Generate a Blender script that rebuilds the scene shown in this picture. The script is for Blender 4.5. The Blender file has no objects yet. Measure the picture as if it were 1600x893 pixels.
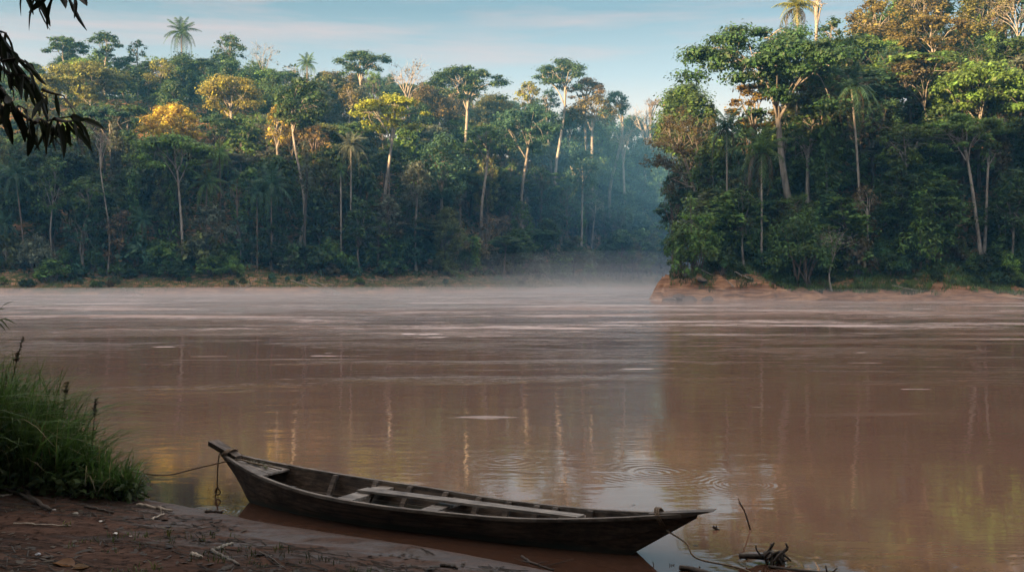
import bpy, math
import numpy as np
from mathutils import Vector, Matrix

R_ = math.radians
SC = bpy.context.scene
COL = SC.collection
RNG = np.random.default_rng(7)
CAMZ, FPX, CX, HY = 2.4, 1556.0, 800.0, 438.0      # eye height and the lens, in pixels of the 1600 px photograph


def P(px, py, Y):
    """The point of the place seen at pixel (px, py) at Y metres from the camera."""
    return np.array([(px - CX) / FPX * Y, Y, CAMZ + (HY - py) / FPX * Y])


def PX(x, y, z):
    return CX + FPX * x / y, HY - FPX * (z - CAMZ) / y


# ------------------------------------------------------------------ noise
def _hash(ix, iy, seed):
    h = (ix.astype(np.int64) * 374761393 + iy.astype(np.int64) * 668265263 + seed * 974634777) & 0xFFFFFFFF
    h = ((h ^ (h >> 13)) * 1274126177) & 0xFFFFFFFF
    return ((h ^ (h >> 16)) & 0xFFFF) / 65535.0


def vnoise(x, y, seed=0):
    xi, yi = np.floor(x), np.floor(y)
    fx, fy = x - xi, y - yi
    fx, fy = fx * fx * (3 - 2 * fx), fy * fy * (3 - 2 * fy)
    a, b = _hash(xi, yi, seed), _hash(xi + 1, yi, seed)
    c, d = _hash(xi, yi + 1, seed), _hash(xi + 1, yi + 1, seed)
    return (a + (b - a) * fx) * (1 - fy) + (c + (d - c) * fx) * fy


def fbm(x, y, seed=0, o=4):
    s, a, n = 0, 1.0, 0
    for k in range(o):
        s = s + a * (vnoise(x * 2 ** k, y * 2 ** k, seed + k) - .5)
        n += a
        a *= .5
    return s / n * 2


# ------------------------------------------------------------------ terrain
LEFT = np.array([(-900, 120), (-400, 150), (-150, 160), (-85, 165), (-40, 176), (0, 206), (30, 250), (75, 325), (130, 430), (200, 700), (260, 1500)], float)
RIGHT = np.array([(1500, 60), (300, 100), (120, 110), (64, 116.5), (44, 118.5), (24, 120), (18.2, 122.5), (20, 135), (24.5, 150), (37, 200), (62, 260), (120, 340), (290, 700), (500, 1500)], float)
NEAR = np.array([(-1500, 60), (-200, 18), (-30, 15.5), (-9, 13.6), (-5.2, 12), (-4.05, 10.95), (-2.6, 9.95), (-.93, 9.06), (.32, 8.2), (1.2, 7.0), (2.2, 5.6), (6, 3.5), (30, -2), (200, -10), (1500, -40)], float)


def dist_poly(x, y, pts):
    best = np.full(x.shape, 1e9)
    for (ax, ay), (bx, by) in zip(pts[:-1], pts[1:]):
        dx, dy = bx - ax, by - ay
        t = np.clip(((x - ax) * dx + (y - ay) * dy) / (dx * dx + dy * dy), 0, 1)
        best = np.minimum(best, np.hypot(x - ax - t * dx, y - ay - t * dy))
    return best


def sstep(a, b, x):
    t = np.clip((x - a) / (b - a), 0, 1)
    return t * t * (3 - 2 * t)


def d_left(x, y):
    d = dist_poly(x, y, LEFT)
    return np.where(y > np.interp(x, LEFT[:, 0], LEFT[:, 1]), d, -d)


def d_right(x, y):
    d = dist_poly(x, y, RIGHT)
    front = np.interp(x, RIGHT[:7, 0][::-1], RIGHT[:7, 1][::-1])
    side = np.interp(y, RIGHT[6:, 1], RIGHT[6:, 0])
    return np.where((y > front) & (x > side), d, -d)


def d_near(x, y):
    d = dist_poly(x, y, NEAR)
    return np.where(y < np.interp(x, NEAR[:, 0], NEAR[:, 1]), d, -d)


def H(x, y):
    x, y = np.asarray(x, float), np.asarray(y, float)
    n1 = fbm(x / 45, y / 45, 3)
    n2 = fbm(x / 6, y / 6, 9, 3)
    ed = fbm(x / 13, y / 13, 21, 4) * 3.2
    # left bank
    dl = d_left(x, y)
    dl = dl + ed * sstep(-8, 0, dl)
    hl = np.interp(dl, [-30, 0, .8, 3, 9, 12, 15, 88, 130, 400, 1300], [-3, 0, .45, .9, 2.3, 3.6, 5.2, 48, 54, 56, 60])
    hl = hl + sstep(12, 60, dl) * n1 * 6 + sstep(1, 6, dl) * n2 * .35
    # right bank
    dr = d_right(x, y)
    dr = dr + ed * .6 * sstep(-6, 0, dr)
    dr = dr + (np.abs(fbm(x / 1.7, y / 5, 35, 4)) - .3) * 1.5 * sstep(-1, .2, dr) * (1 - sstep(3, 6, dr))
    ks = [-30, 0, .5, 1.0, 1.7, 5, 10, 38, 80, 300, 1300]
    bluff = np.interp(dr, ks, [-3, 0, .6, 1.9, 2.6, 3.3, 6.0, 34, 44, 55, 60])
    gentle = np.interp(dr, [-30, 0, .4, 1.2, 4.5, 7, 11, 40, 80, 300, 1300], [-3, 0, .55, .8, 1.7, 3.1, 6, 34, 44, 55, 60])
    k = 1 - sstep(29, 36, x) + sstep(49, 51.5, x) * (1 - sstep(54, 57, x)) * .45
    hr = bluff * k + gentle * (1 - k)
    rock = (np.abs(fbm(x / 1.1, y / 1.5 + 7, 31, 5)) - .25) * 1.9
    hr = hr + sstep(.1, 1.2, dr) * (1 - sstep(3, 6, dr)) * rock * (.6 * k + .28) + sstep(15, 60, dr) * n1 * 4
    # near bank and the wooded ridge behind the camera that shades the river
    dn = d_near(x, y)
    crest = np.clip(91 - (x + 370) * .085, 62, 128) + fbm(x / 38, y / 60, 57, 4) * 9
    t = sstep(25, 170, dn)
    hn = np.interp(dn, [-30, -3, 0, 1, 3, 9, 25, 60], [-3, -.5, 0, .055, .22, .75, 2, 6])
    hn = hn * (1 - t) + t * crest
    # grassy hump at the edge of the water, left of the boat
    g = sstep(-3.75, -4.7, x) * sstep(10.35, 11.0, y + fbm(x * 1.5, y * 1.5, 77, 3) * .25)
    hn = hn + g * (.10 + .36 * sstep(-4.2, -7, x)) * sstep(-.1, .35, dn)
    micro = fbm(x * 1.1 + y * .6, (y - x * -.45) * 5.0, 41, 4) * .042 + fbm(x * 5, y * 8, 45, 3) * .013
    micro = micro + np.abs(fbm(x * .7 + 3, y * 2.6 + x * 1.2, 49, 3)) * .045
    hn = hn + micro * sstep(-.15, .35, dn) * (1 - sstep(16, 30, dn))
    return np.maximum(np.maximum(hl, hr), hn)


# ------------------------------------------------------------------ mesh helpers
def mesh(name, V, F, smooth=False):
    V, F = np.asarray(V, np.float32), np.asarray(F, np.int32)
    me = bpy.data.meshes.new(name)
    k = F.shape[1]
    me.vertices.add(len(V))
    me.vertices.foreach_set('co', V.ravel())
    me.loops.add(F.size)
    me.loops.foreach_set('vertex_index', F.ravel())
    me.polygons.add(len(F))
    me.polygons.foreach_set('loop_start', np.arange(len(F), dtype=np.int32) * k)
    me.polygons.foreach_set('loop_total', np.full(len(F), k, np.int32))
    me.polygons.foreach_set('use_smooth', np.full(len(F), smooth))
    me.update(calc_edges=True)
    return me


def obj(name, me, mat=None, parent=None, color=None):
    o = bpy.data.objects.new(name, me)
    COL.objects.link(o)
    if mat and not me.materials:
        me.materials.append(mat)
    if parent:
        o.parent = parent
    if color:
        o.color = (*color, 1)
    return o


def tag(o, label=None, cat=None, group=None, kind=None):
    for k, v in (('label', label), ('category', cat), ('group', group), ('kind', kind)):
        if v:
            o[k] = v
    return o


def thing(name, label, cat, loc=(0, 0, 0), rz=0, group=None):
    o = bpy.data.objects.new(name, None)
    o.empty_display_size = .3
    COL.objects.link(o)
    o.location = loc
    o.rotation_euler = (0, 0, rz)
    return tag(o, label, cat, group)


class MB:
    """Collects quads; every piece it holds ends up in ONE mesh."""
    def __init__(s):
        s.V, s.F, s.n = [], [], 0

    def add(s, V, F):
        V, F = np.asarray(V, float), np.asarray(F, int)
        s.V.append(V)
        s.F.append(F + s.n)
        s.n += len(V)

    def tube(s, pts, rad, k=6, cap=True):
        pts = np.asarray(pts, float)
        n = len(pts)
        rad = np.broadcast_to(np.asarray(rad, float), (n,)) if np.ndim(rad) == 0 else np.asarray(rad, float)
        T = np.gradient(pts, axis=0)
        T /= np.linalg.norm(T, axis=1)[:, None] + 1e-9
        ref = np.where(np.abs(T[:, 2:3]) > .9, [[1., 0, 0]], [[0., 0, 1]])
        A = np.cross(T, ref)
        A /= np.linalg.norm(A, axis=1)[:, None] + 1e-9
        for i in range(1, n):                     # keep the frame from flipping
            a = A[i - 1] - T[i] * (A[i - 1] @ T[i])
            l = np.linalg.norm(a)
            if l > 1e-6:
                A[i] = a / l
        B = np.cross(T, A)
        th = np.arange(k) * 2 * np.pi / k
        V = pts[:, None] + rad[:, None, None] * (np.cos(th)[None, :, None] * A[:, None] + np.sin(th)[None, :, None] * B[:, None])
        i, j = np.meshgrid(np.arange(n - 1), np.arange(k), indexing='ij')
        i, j = i.ravel(), j.ravel()
        F = np.stack([i * k + j, i * k + (j + 1) % k, (i + 1) * k + (j + 1) % k, (i + 1) * k + j], 1)
        V = V.reshape(-1, 3)
        if cap:
            V = np.concatenate([V, pts[[0, -1]]])
            j = np.arange(k)
            F = np.concatenate([F, np.stack([np.full(k, n * k), (j + 1) % k, j, j], 1)[:, [0, 1, 2, 2]],
                                np.stack([np.full(k, n * k + 1), (n - 1) * k + j, (n - 1) * k + (j + 1) % k, (n - 1) * k + (j + 1) % k], 1)])
        s.add(V, F)

    def prism(s, top, bot):
        """Closed solid between two rings of n points (n even or 4)."""
        n = len(top)
        V = np.concatenate([top, bot])
        j = np.arange(n)
        s.add(V, np.stack([j, j + n, (j + 1) % n + n, (j + 1) % n], 1))
        if n == 4:
            s.add(V, [[0, 1, 2, 3], [7, 6, 5, 4]])

    def build(s, name, smooth=False):
        F = np.concatenate(s.F)
        V = np.concatenate(s.V)
        tri = (F[:, 2] == F[:, 3])
        if tri.any():
            me = bpy.data.meshes.new(name)
            me.from_pydata(V.tolist(), [], [f[:3] if f[2] == f[3] else f for f in F.tolist()])
            me.polygons.foreach_set('use_smooth', [smooth] * len(me.polygons))
            me.update()
            return me
        return mesh(name, V, F, smooth)


def leaf_quads(C, size, rng, out=None, up=.35, aspect=1.7, droop=0.):
    """Rhombic leaf faces at points C, loosely facing outward."""
    n = len(C)
    N = rng.normal(size=(n, 3))
    N /= np.linalg.norm(N, axis=1)[:, None]
    if out is not None:
        N = N * .6 + out * .75
    N[:, 2] += up * 1.9
    N /= np.linalg.norm(N, axis=1)[:, None] + 1e-9
    A = rng.normal(size=(n, 3))
    A[:, 2] -= droop
    A -= N * (A * N).sum(1)[:, None]
    A /= np.linalg.norm(A, axis=1)[:, None] + 1e-9
    B = np.cross(N, A)
    s = (size * np.clip(rng.lognormal(-.08, .42, n), .35, 2.2))[:, None]
    a, b = A * s * .5 * aspect ** .5, B * s * .5 / aspect ** .5
    V = np.stack([C - a, C + b - a * .15, C + a, C - b - a * .15], 1).reshape(-1, 3)
    return V, np.arange(4 * n).reshape(n, 4)


def smooth_path(pts, n=12):
    pts = np.asarray(pts, float)
    m = len(pts)
    t = np.linspace(0, m - 1, n)
    i = np.clip(t.astype(int), 0, m - 2)
    f = (t - i)[:, None]
    g = np.gradient(pts, axis=0)
    a, b = pts[i], pts[i + 1]
    ga, gb = g[i], g[i + 1]
    return (2 * f ** 3 - 3 * f ** 2 + 1) * a + (f ** 3 - 2 * f ** 2 + f) * ga + (3 * f ** 2 - 2 * f ** 3) * b + (f ** 3 - f ** 2) * gb


# ------------------------------------------------------------------ materials
def material(name):
    m = bpy.data.materials.new(name)
    m.use_nodes = True
    nt = m.node_tree
    nt.nodes.clear()
    out = nt.nodes.new('ShaderNodeOutputMaterial')

    def N(kind, **kw):
        n = nt.nodes.new('ShaderNode' + kind)
        for k, v in kw.items():
            if k.startswith('i_'):
                key = k[2:].replace('_', ' ')
                key = int(key) if key.isdigit() else key
                n.inputs[key].default_value = v
            else:
                setattr(n, k, v)
        return n

    def L(a, b):
        nt.links.new(a, b)
    return m, N, L, out


def mathn(N, L, op, a, b=None, c=None, clamp=False):
    n = N('Math', operation=op)
    n.use_clamp = clamp
    for i, v in enumerate((a, b, c)):
        if v is None:
            continue
        if hasattr(v, 'links'):
            L(v, n.inputs[i])
        else:
            n.inputs[i].default_value = v
    return n.outputs[0]


def ramp(N, L, fac, stops):
    r = N('ValToRGB')
    e = r.color_ramp.elements
    while len(e) < len(stops):
        e.new(.5)
    for q, (p, c) in zip(e, stops):
        q.position = p
        q.color = (*c, 1) if len(c) == 3 else c
    L(fac, r.inputs[0])
    return r.outputs[0]


def mixc(N, L, fac, a, b, mode='MIX'):
    n = N('Mix', data_type='RGBA', blend_type=mode)
    for i, v in ((0, fac), (6, a), (7, b)):
        if hasattr(v, 'links'):
            L(v, n.inputs[i])
        else:
            n.inputs[i].default_value = v if i == 0 else (*v, 1)
    return n.outputs[2]


def foliage_mat():
    m, N, L, out = material('foliage')
    info, geo = N('ObjectInfo'), N('NewGeometry')
    nz = N('TexNoise', i_Scale=.55, i_Detail=2.0)
    L(geo.outputs['Position'], nz.inputs['Vector'])
    hsv = N('HueSaturation')
    L(info.outputs['Color'], hsv.inputs['Color'])
    rnd = geo.outputs['Random Per Island']
    v = mathn(N, L, 'MULTIPLY_ADD', rnd, .7, .55)
    v2 = mathn(N, L, 'MULTIPLY_ADD', nz.outputs[0], 3.2, -.6)
    L(mathn(N, L, 'MULTIPLY', v, v2), hsv.inputs['Value'])
    L(mathn(N, L, 'MULTIPLY_ADD', nz.outputs[0], .09, .455), hsv.inputs['Hue'])
    b = N('BsdfPrincipled', i_Roughness=.55)
    b.inputs['Specular IOR Level'].default_value = .3
    L(hsv.outputs[0], b.inputs['Base Color'])
    tr = N('BsdfTranslucent')
    g2 = N('Gamma', i_Gamma=.95)
    L(hsv.outputs[0], g2.inputs[0])
    L(g2.outputs[0], tr.inputs[0])
    mx = N('MixShader', i_0=.40)
    L(b.outputs[0], mx.inputs[1])
    L(tr.outputs[0], mx.inputs[2])
    L(mx.outputs[0], out.inputs[0])
    return m


def bark_mat():
    m, N, L, out = material('bark')
    info, geo = N('ObjectInfo'), N('NewGeometry')
    mp = N('Mapping')
    mp.inputs['Scale'].default_value = (1.6, 1.6, .5)
    L(geo.outputs['Position'], mp.inputs[0])
    nz = N('TexNoise', i_Scale=1.6, i_Detail=6.0, i_Roughness=.65)
    L(mp.outputs[0], nz.inputs['Vector'])
    f = ramp(N, L, nz.outputs[0], [(.32, (.25, .25, .24)), (.5, (.8, .8, .8)), (.72, (1.25, 1.25, 1.25))])
    c = mixc(N, L, 1.0, info.outputs['Color'], f, 'MULTIPLY')
    b = N('BsdfPrincipled', i_Roughness=.85)
    L(c, b.inputs['Base Color'])
    bp = N('Bump', i_Strength=.5, i_Distance=.05)
    L(nz.outputs[0], bp.inputs['Height'])
    L(bp.outputs[0], b.inputs['Normal'])
    L(b.outputs[0], out.inputs[0])
    return m


def wood_mat(name, dark, light, axis_angle, rough=.75, wet=False):
    """Weathered boards: grain along the boat."""
    m, N, L, out = material(name)
    geo = N('NewGeometry')
    mp = N('Mapping')
    mp.vector_type = 'TEXTURE'
    mp.inputs['Rotation'].default_value = (0, 0, axis_angle)
    mp.inputs['Scale'].default_value = (1.0, .045, .045)
    L(geo.outputs['Position'], mp.inputs[0])
    g = N('TexNoise', i_Scale=1.4, i_Detail=8.0, i_Roughness=.62, i_Distortion=.5)
    L(mp.outputs[0], g.inputs['Vector'])
    bl = N('TexNoise', i_Scale=3.5, i_Detail=5.0, i_Roughness=.65)
    L(geo.outputs['Position'], bl.inputs['Vector'])
    c = ramp(N, L, g.outputs[0], [(.3, tuple(v * .35 for v in dark)), (.45, dark), (.7, light)])
    st = ramp(N, L, bl.outputs[0], [(.34, (.35, .32, .3)), (.55, (.9, .9, .9)), (.75, (1.25, 1.2, 1.15))])
    c = mixc(N, L, 1.0, c, st, 'MULTIPLY')
    rnd = mathn(N, L, 'MULTIPLY_ADD', geo.outputs['Random Per Island'], .4, .8)
    hs = N('HueSaturation')
    L(c, hs.inputs['Color'])
    L(rnd, hs.inputs['Value'])
    c = hs.outputs[0]
    if wet:     # algae and a waterline stain on the lowest hand's breadth of the hull
        sp = N('SeparateXYZ')
        L(geo.outputs['Position'], sp.inputs[0])
        zz = mathn(N, L, 'ADD', sp.outputs[2], mathn(N, L, 'MULTIPLY_ADD', bl.outputs[0], .12, -.06))
        f = N('MapRange', i_1=.075, i_2=.02)
        L(zz, f.inputs[0])
        c = mixc(N, L, f.outputs[0], c, (.03, .034, .024))
    b = N('BsdfPrincipled', i_Roughness=rough)
    b.inputs['Specular IOR Level'].default_value = .35
    L(c, b.inputs['Base Color'])
    bp = N('Bump', i_Strength=.7, i_Distance=.008)
    L(g.outputs[0], bp.inputs['Height'])
    L(bp.outputs[0], b.inputs['Normal'])
    L(b.outputs[0], out.inputs[0])
    return m


def plain_mat(name, col, rough=.8, var=.5, scale=12):
    m, N, L, out = material(name)
    geo = N('NewGeometry')
    nz = N('TexNoise', i_Scale=scale, i_Detail=5.0, i_Roughness=.6)
    L(geo.outputs['Position'], nz.inputs['Vector'])
    c = ramp(N, L, nz.outputs[0], [(.3, tuple(v * (1 - var) for v in col)), (.7, tuple(v * (1 + var * .5) for v in col))])
    b = N('BsdfPrincipled', i_Roughness=rough)
    L(c, b.inputs['Base Color'])
    bp = N('Bump', i_Strength=.5, i_Distance=.01)
    L(nz.outputs[0], bp.inputs['Height'])
    L(bp.outputs[0], b.inputs['Normal'])
    L(b.outputs[0], out.inputs[0])
    return m


def ground_mat():
    m, N, L, out = material('earth')
    geo = N('NewGeometry')
    pos = geo.outputs['Position']
    at = N('Attribute', attribute_name='soil')        # r: bare soil, g: grassy, b: near mud
    sp = N('SeparateColor')
    L(at.outputs['Color'], sp.inputs[0])
    xyz = N('SeparateXYZ')
    L(pos, xyz.inputs[0])
    # forest floor
    n1 = N('TexNoise', i_Scale=.35, i_Detail=6.0, i_Roughness=.7)
    L(pos, n1.inputs['Vector'])
    floor = ramp(N, L, n1.outputs[0], [(.35, (.009, .012, .006)), (.6, (.020, .026, .011)), (.75, (.035, .036, .016))])
    # eroded red banks, layered along the water
    mp = N('Mapping')
    mp.inputs['Scale'].default_value = (.25, .25, 2.2)
    L(pos, mp.inputs[0])
    n2 = N('TexNoise', i_Scale=1.3, i_Detail=8.0, i_Roughness=.7, i_Distortion=.6)
    L(mp.outputs[0], n2.inputs['Vector'])
    bank = ramp(N, L, n2.outputs[0], [(.28, (.05, .03, .02)), (.45, (.17, .085, .048)), (.58, (.32, .175, .10)), (.75, (.48, .29, .16))])
    n3 = N('TexNoise', i_Scale=.9, i_Detail=6.0, i_Roughness=.7)
    L(pos, n3.inputs['Vector'])
    tuft = ramp(N, L, n3.outputs[0], [(.42, (0, 0, 0)), (.55, (1, 1, 1))])
    bank = mixc(N, L, mathn(N, L, 'MULTIPLY', tuft, sp.outputs[1]), bank, (.05, .065, .022))
    c = mixc(N, L, sp.outputs[0], floor, bank)
    # trodden mud of the near shore: silt, dark leaf rot in streaks
    mp2 = N('Mapping')
    mp2.inputs['Rotation'].default_value = (0, 0, R_(28))
    mp2.inputs['Scale'].default_value = (.9, 3.6, 2.0)
    L(pos, mp2.inputs[0])
    n4 = N('TexNoise', i_Scale=1.5, i_Detail=10.0, i_Roughness=.68, i_Distortion=.4)
    L(mp2.outputs[0], n4.inputs['Vector'])
    n5 = N('TexNoise', i_Scale=14.0, i_Detail=6.0, i_Roughness=.7)
    L(pos, n5.inputs['Vector'])
    mud = ramp(N, L, n4.outputs[0], [(.34, (.016, .010, .008)), (.43, (.052, .030, .022)), (.53, (.092, .053, .039)), (.72, (.135, .079, .058))])
    sp5 = ramp(N, L, n5.outputs[0], [(.36, (.22, .2, .18)), (.5, (1, 1, 1)), (.8, (1.15, 1.12, 1.1))])
    mud = mixc(N, L, 1.0, mud, sp5, 'MULTIPLY')
    # older litter further from the water
    old = N('MapRange', i_1=.12, i_2=.55)
    L(xyz.outputs[2], old.inputs[0])
    lit = mixc(N, L, sp5, (.012, .010, .007), (.06, .042, .028))
    mud = mixc(N, L, mathn(N, L, 'MULTIPLY', old.outputs[0], .75), mud, lit)
    mud = mixc(N, L, 1.0, mud, (.66, .66, .66), 'MULTIPLY')
    c = mixc(N, L, sp.outputs[2], c, mud)
    # wet near the waterline
    wet = N('MapRange', i_1=.12, i_2=.03)
    L(mathn(N, L, 'ADD', xyz.outputs[2], mathn(N, L, 'MULTIPLY_ADD', n4.outputs[0], .36, -.16)), wet.inputs[0])
    wetf = mathn(N, L, 'MULTIPLY', wet.outputs[0], sp.outputs[2])
    dk = mixc(N, L, mathn(N, L, 'MULTIPLY', wetf, .45), c, (.05, .03, .022))
    b = N('BsdfPrincipled')
    L(dk, b.inputs['Base Color'])
    L(mathn(N, L, 'MULTIPLY_ADD', wetf, -.5, .95), b.inputs['Roughness'])
    L(mathn(N, L, 'MULTIPLY_ADD', wetf, .2, .06), b.inputs['Specular IOR Level'])
    bp = N('Bump', i_Strength=.8, i_Distance=.03)
    hsum = mathn(N, L, 'ADD', mathn(N, L, 'MULTIPLY', n5.outputs[0], .5), n4.outputs[0])
    hsum = mathn(N, L, 'ADD', hsum, mathn(N, L, 'MULTIPLY', mathn(N, L, 'MULTIPLY', n2.outputs[0], sp.outputs[0]), 11.0))
    L(hsum, bp.inputs['Height'])
    L(bp.outputs[0], b.inputs['Normal'])
    L(b.outputs[0], out.inputs[0])
    return m


RINGS = [(-.05, 13.3, .6, 4, .8), (1.78, 12.5, .85, 7, 1.3), (2.72, 11.75, .70, 7, 1.3), (2.15, 8.5, .5, 4, .8), (-3.1, 10.35, .28, 5, 1.6)]


def water_mat():
    m, N, L, out = material('muddy_water')
    geo = N('NewGeometry')
    pos = geo.outputs['Position']
    sep = N('SeparateXYZ')
    L(pos, sep.inputs[0])

    def noise(scale, detail, stretch=(1, 1, 1), rough=.5, dist=0., off=(0, 0, 0)):
        mp = N('Mapping')
        mp.inputs['Scale'].default_value = stretch
        mp.inputs['Location'].default_value = off
        L(pos, mp.inputs[0])
        n = N('TexNoise', i_Scale=scale, i_Detail=detail, i_Roughness=rough, i_Distortion=dist)
        L(mp.outputs[0], n.inputs['Vector'])
        return n.outputs[0]
    patch = noise(.09, 3.0, (.45, 1.0, 1), .6, .6)          # gusts and eddies: ruffled and slick patches
    pm = ramp(N, L, patch, [(.45, (0, 0, 0)), (.62, (1, 1, 1))])
    streak = noise(.16, 4.0, (.28, 1.0, 1), .62, .3, (13, 5, 0))
    sm = ramp(N, L, streak, [(.53, (0, 0, 0)), (.60, (1, 1, 1))])
    # more chop in the open river than in the lee of the bank
    open_ = N('MapRange', i_1=11.0, i_2=45.0)
    L(sep.outputs[1], open_.inputs[0])
    o = open_.outputs[0]
    rip = noise(3.2, 3.0, (.55, 1.25, 1), .55, .2)
    swell = noise(.55, 2.0, (.5, 1.2, 1), .5)
    chop = noise(1.3, 3.0, (.6, 1.3, 1), .6)
    a_rip = mathn(N, L, 'MULTIPLY_ADD', pm, mathn(N, L, 'MULTIPLY_ADD', o, .0045, .0018), .0013)
    a_rip = mathn(N, L, 'ADD', a_rip, mathn(N, L, 'MULTIPLY', sm, mathn(N, L, 'MULTIPLY', o, .05)))
    h = mathn(N, L, 'MULTIPLY', rip, a_rip)
    h = mathn(N, L, 'ADD', h, mathn(N, L, 'MULTIPLY', swell, mathn(N, L, 'MULTIPLY_ADD', o, .02, .006)))
    h = mathn(N, L, 'ADD', h, mathn(N, L, 'MULTIPLY', chop, mathn(N, L, 'MULTIPLY', o, mathn(N, L, 'MULTIPLY_ADD', pm, .055, .008))))
    for cx, cy, rr, cyc, am in RINGS:
        dv = N('VectorMath', operation='DISTANCE')
        L(pos, dv.inputs[0])
        dv.inputs[1].default_value = (cx, cy, 0)
        wob = mathn(N, L, 'MULTIPLY_ADD', swell, .5, dv.outputs['Value'])
        ph = mathn(N, L, 'SINE', mathn(N, L, 'MULTIPLY', wob, 2 * math.pi * cyc / rr))
        env = mathn(N, L, 'EXPONENT', mathn(N, L, 'MULTIPLY', mathn(N, L, 'POWER', mathn(N, L, 'DIVIDE', dv.outputs['Value'], rr), 2.0), -1.6))
        h = mathn(N, L, 'ADD', h, mathn(N, L, 'MULTIPLY', mathn(N, L, 'MULTIPLY', ph, env), .0011 * am * rr * 5 / cyc))
    silt = noise(.12, 5.0, (.5, 1, 1), .6)
    c = ramp(N, L, silt, [(.35, (.140, .076, .050)), (.65, (.182, .101, .068))])
    st2 = noise(.55, 4.0, (.22, 1.0, 1), .6, .3, (3, 8, 0))
    s2 = ramp(N, L, st2, [(.64, (0, 0, 0)), (.69, (1, 1, 1))])
    band = N('MapRange', i_1=30.0, i_2=60.0)
    L(sep.outputs[1], band.inputs[0])
    mid = N('MapRange', i_1=14.0, i_2=22.0)
    L(sep.outputs[1], mid.inputs[0])
    ro = mathn(N, L, 'MULTIPLY_ADD', mathn(N, L, 'MULTIPLY', sm, band.outputs[0]), .36, .035)
    ro = mathn(N, L, 'MULTIPLY_ADD', mathn(N, L, 'MULTIPLY', s2, mid.outputs[0]), .30, ro)
    ro = mathn(N, L, 'MULTIPLY_ADD', mathn(N, L, 'MULTIPLY', pm, band.outputs[0]), .12, ro)
    b = N('BsdfPrincipled', i_IOR=1.333)
    b.inputs['Specular IOR Level'].default_value = .5
    # edge water coloured darker in place of the shade along the near shore
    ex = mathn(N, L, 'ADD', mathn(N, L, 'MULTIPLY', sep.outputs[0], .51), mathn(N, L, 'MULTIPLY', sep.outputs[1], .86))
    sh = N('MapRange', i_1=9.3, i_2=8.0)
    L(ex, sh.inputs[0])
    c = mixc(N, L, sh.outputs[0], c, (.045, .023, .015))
    fine = noise(2.2, 5.0, (.35, 1.4, 1), .7)
    far_ = N('MapRange', i_1=34.0, i_2=50.0)
    L(sep.outputs[1], far_.inputs[0])
    st3 = noise(.13, 6.0, (.38, 1.0, 1), .66, .2, (21, 3, 0))
    m3 = ramp(N, L, mathn(N, L, 'ADD', st3, mathn(N, L, 'MULTIPLY_ADD', fine, .46, -.23)), [(.53, (0, 0, 0)), (.60, (1, 1, 1))])
    st4 = noise(.42, 4.0, (.26, 1.0, 1), .6, .2, (7, 31, 0))
    m4 = ramp(N, L, mathn(N, L, 'ADD', st4, mathn(N, L, 'MULTIPLY_ADD', fine, .2, -.1)), [(.675, (0, 0, 0)), (.70, (1, 1, 1))])
    glint = mathn(N, L, 'ADD', mathn(N, L, 'MULTIPLY', m3, mathn(N, L, 'MULTIPLY', far_.outputs[0], .5)), mathn(N, L, 'MULTIPLY', m4, mathn(N, L, 'MULTIPLY', mid.outputs[0], .9)), None, True)
    c = mixc(N, L, glint, c, (.62, .50, .47))          # pale streaks painted in for sky glints on the river
    L(mathn(N, L, 'MULTIPLY_ADD', glint, .4, ro, True), b.inputs['Roughness'])
    L(c, b.inputs['Base Color'])
    bp = N('Bump', i_Strength=1.0, i_Distance=1.0)
    L(h, bp.inputs['Height'])
    L(bp.outputs[0], b.inputs['Normal'])
    L(b.outputs[0], out.inputs[0])
    return m


def volume_mat(name, dens, col, aniso=.2):
    m, N, L, out = material(name)
    v = N('VolumePrincipled', i_Density=dens, i_Anisotropy=aniso)
    v.inputs['Color'].default_value = (*col, 1)
    L(v.outputs[0], out.inputs['Volume'])
    return m


FOL, BARK = foliage_mat(), bark_mat()
ROPE = plain_mat('rope_fibre', (.16, .115, .075), .9, .5, 60)
STICK = plain_mat('driftwood', (.05, .036, .027), .8, .6, 25)
STICKP = plain_mat('bleached_wood', (.30, .25, .20), .8, .5, 18)

# ------------------------------------------------------------------ ground, water
SUN_EL, SUN_AZ = 8.0, 225.0          # low sun behind the camera, over its left shoulder


def polar(rs, th):
    r, t = np.meshgrid(rs, th, indexing='ij')
    x, y = r * np.sin(t), r * np.cos(t)
    i, j = np.meshgrid(np.arange(len(rs) - 1), np.arange(len(th) - 1), indexing='ij')
    i, j, n = i.ravel(), j.ravel(), len(th)
    return x.ravel(), y.ravel(), np.stack([i * n + j, i * n + j + 1, (i + 1) * n + j + 1, (i + 1) * n + j], 1)


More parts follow.
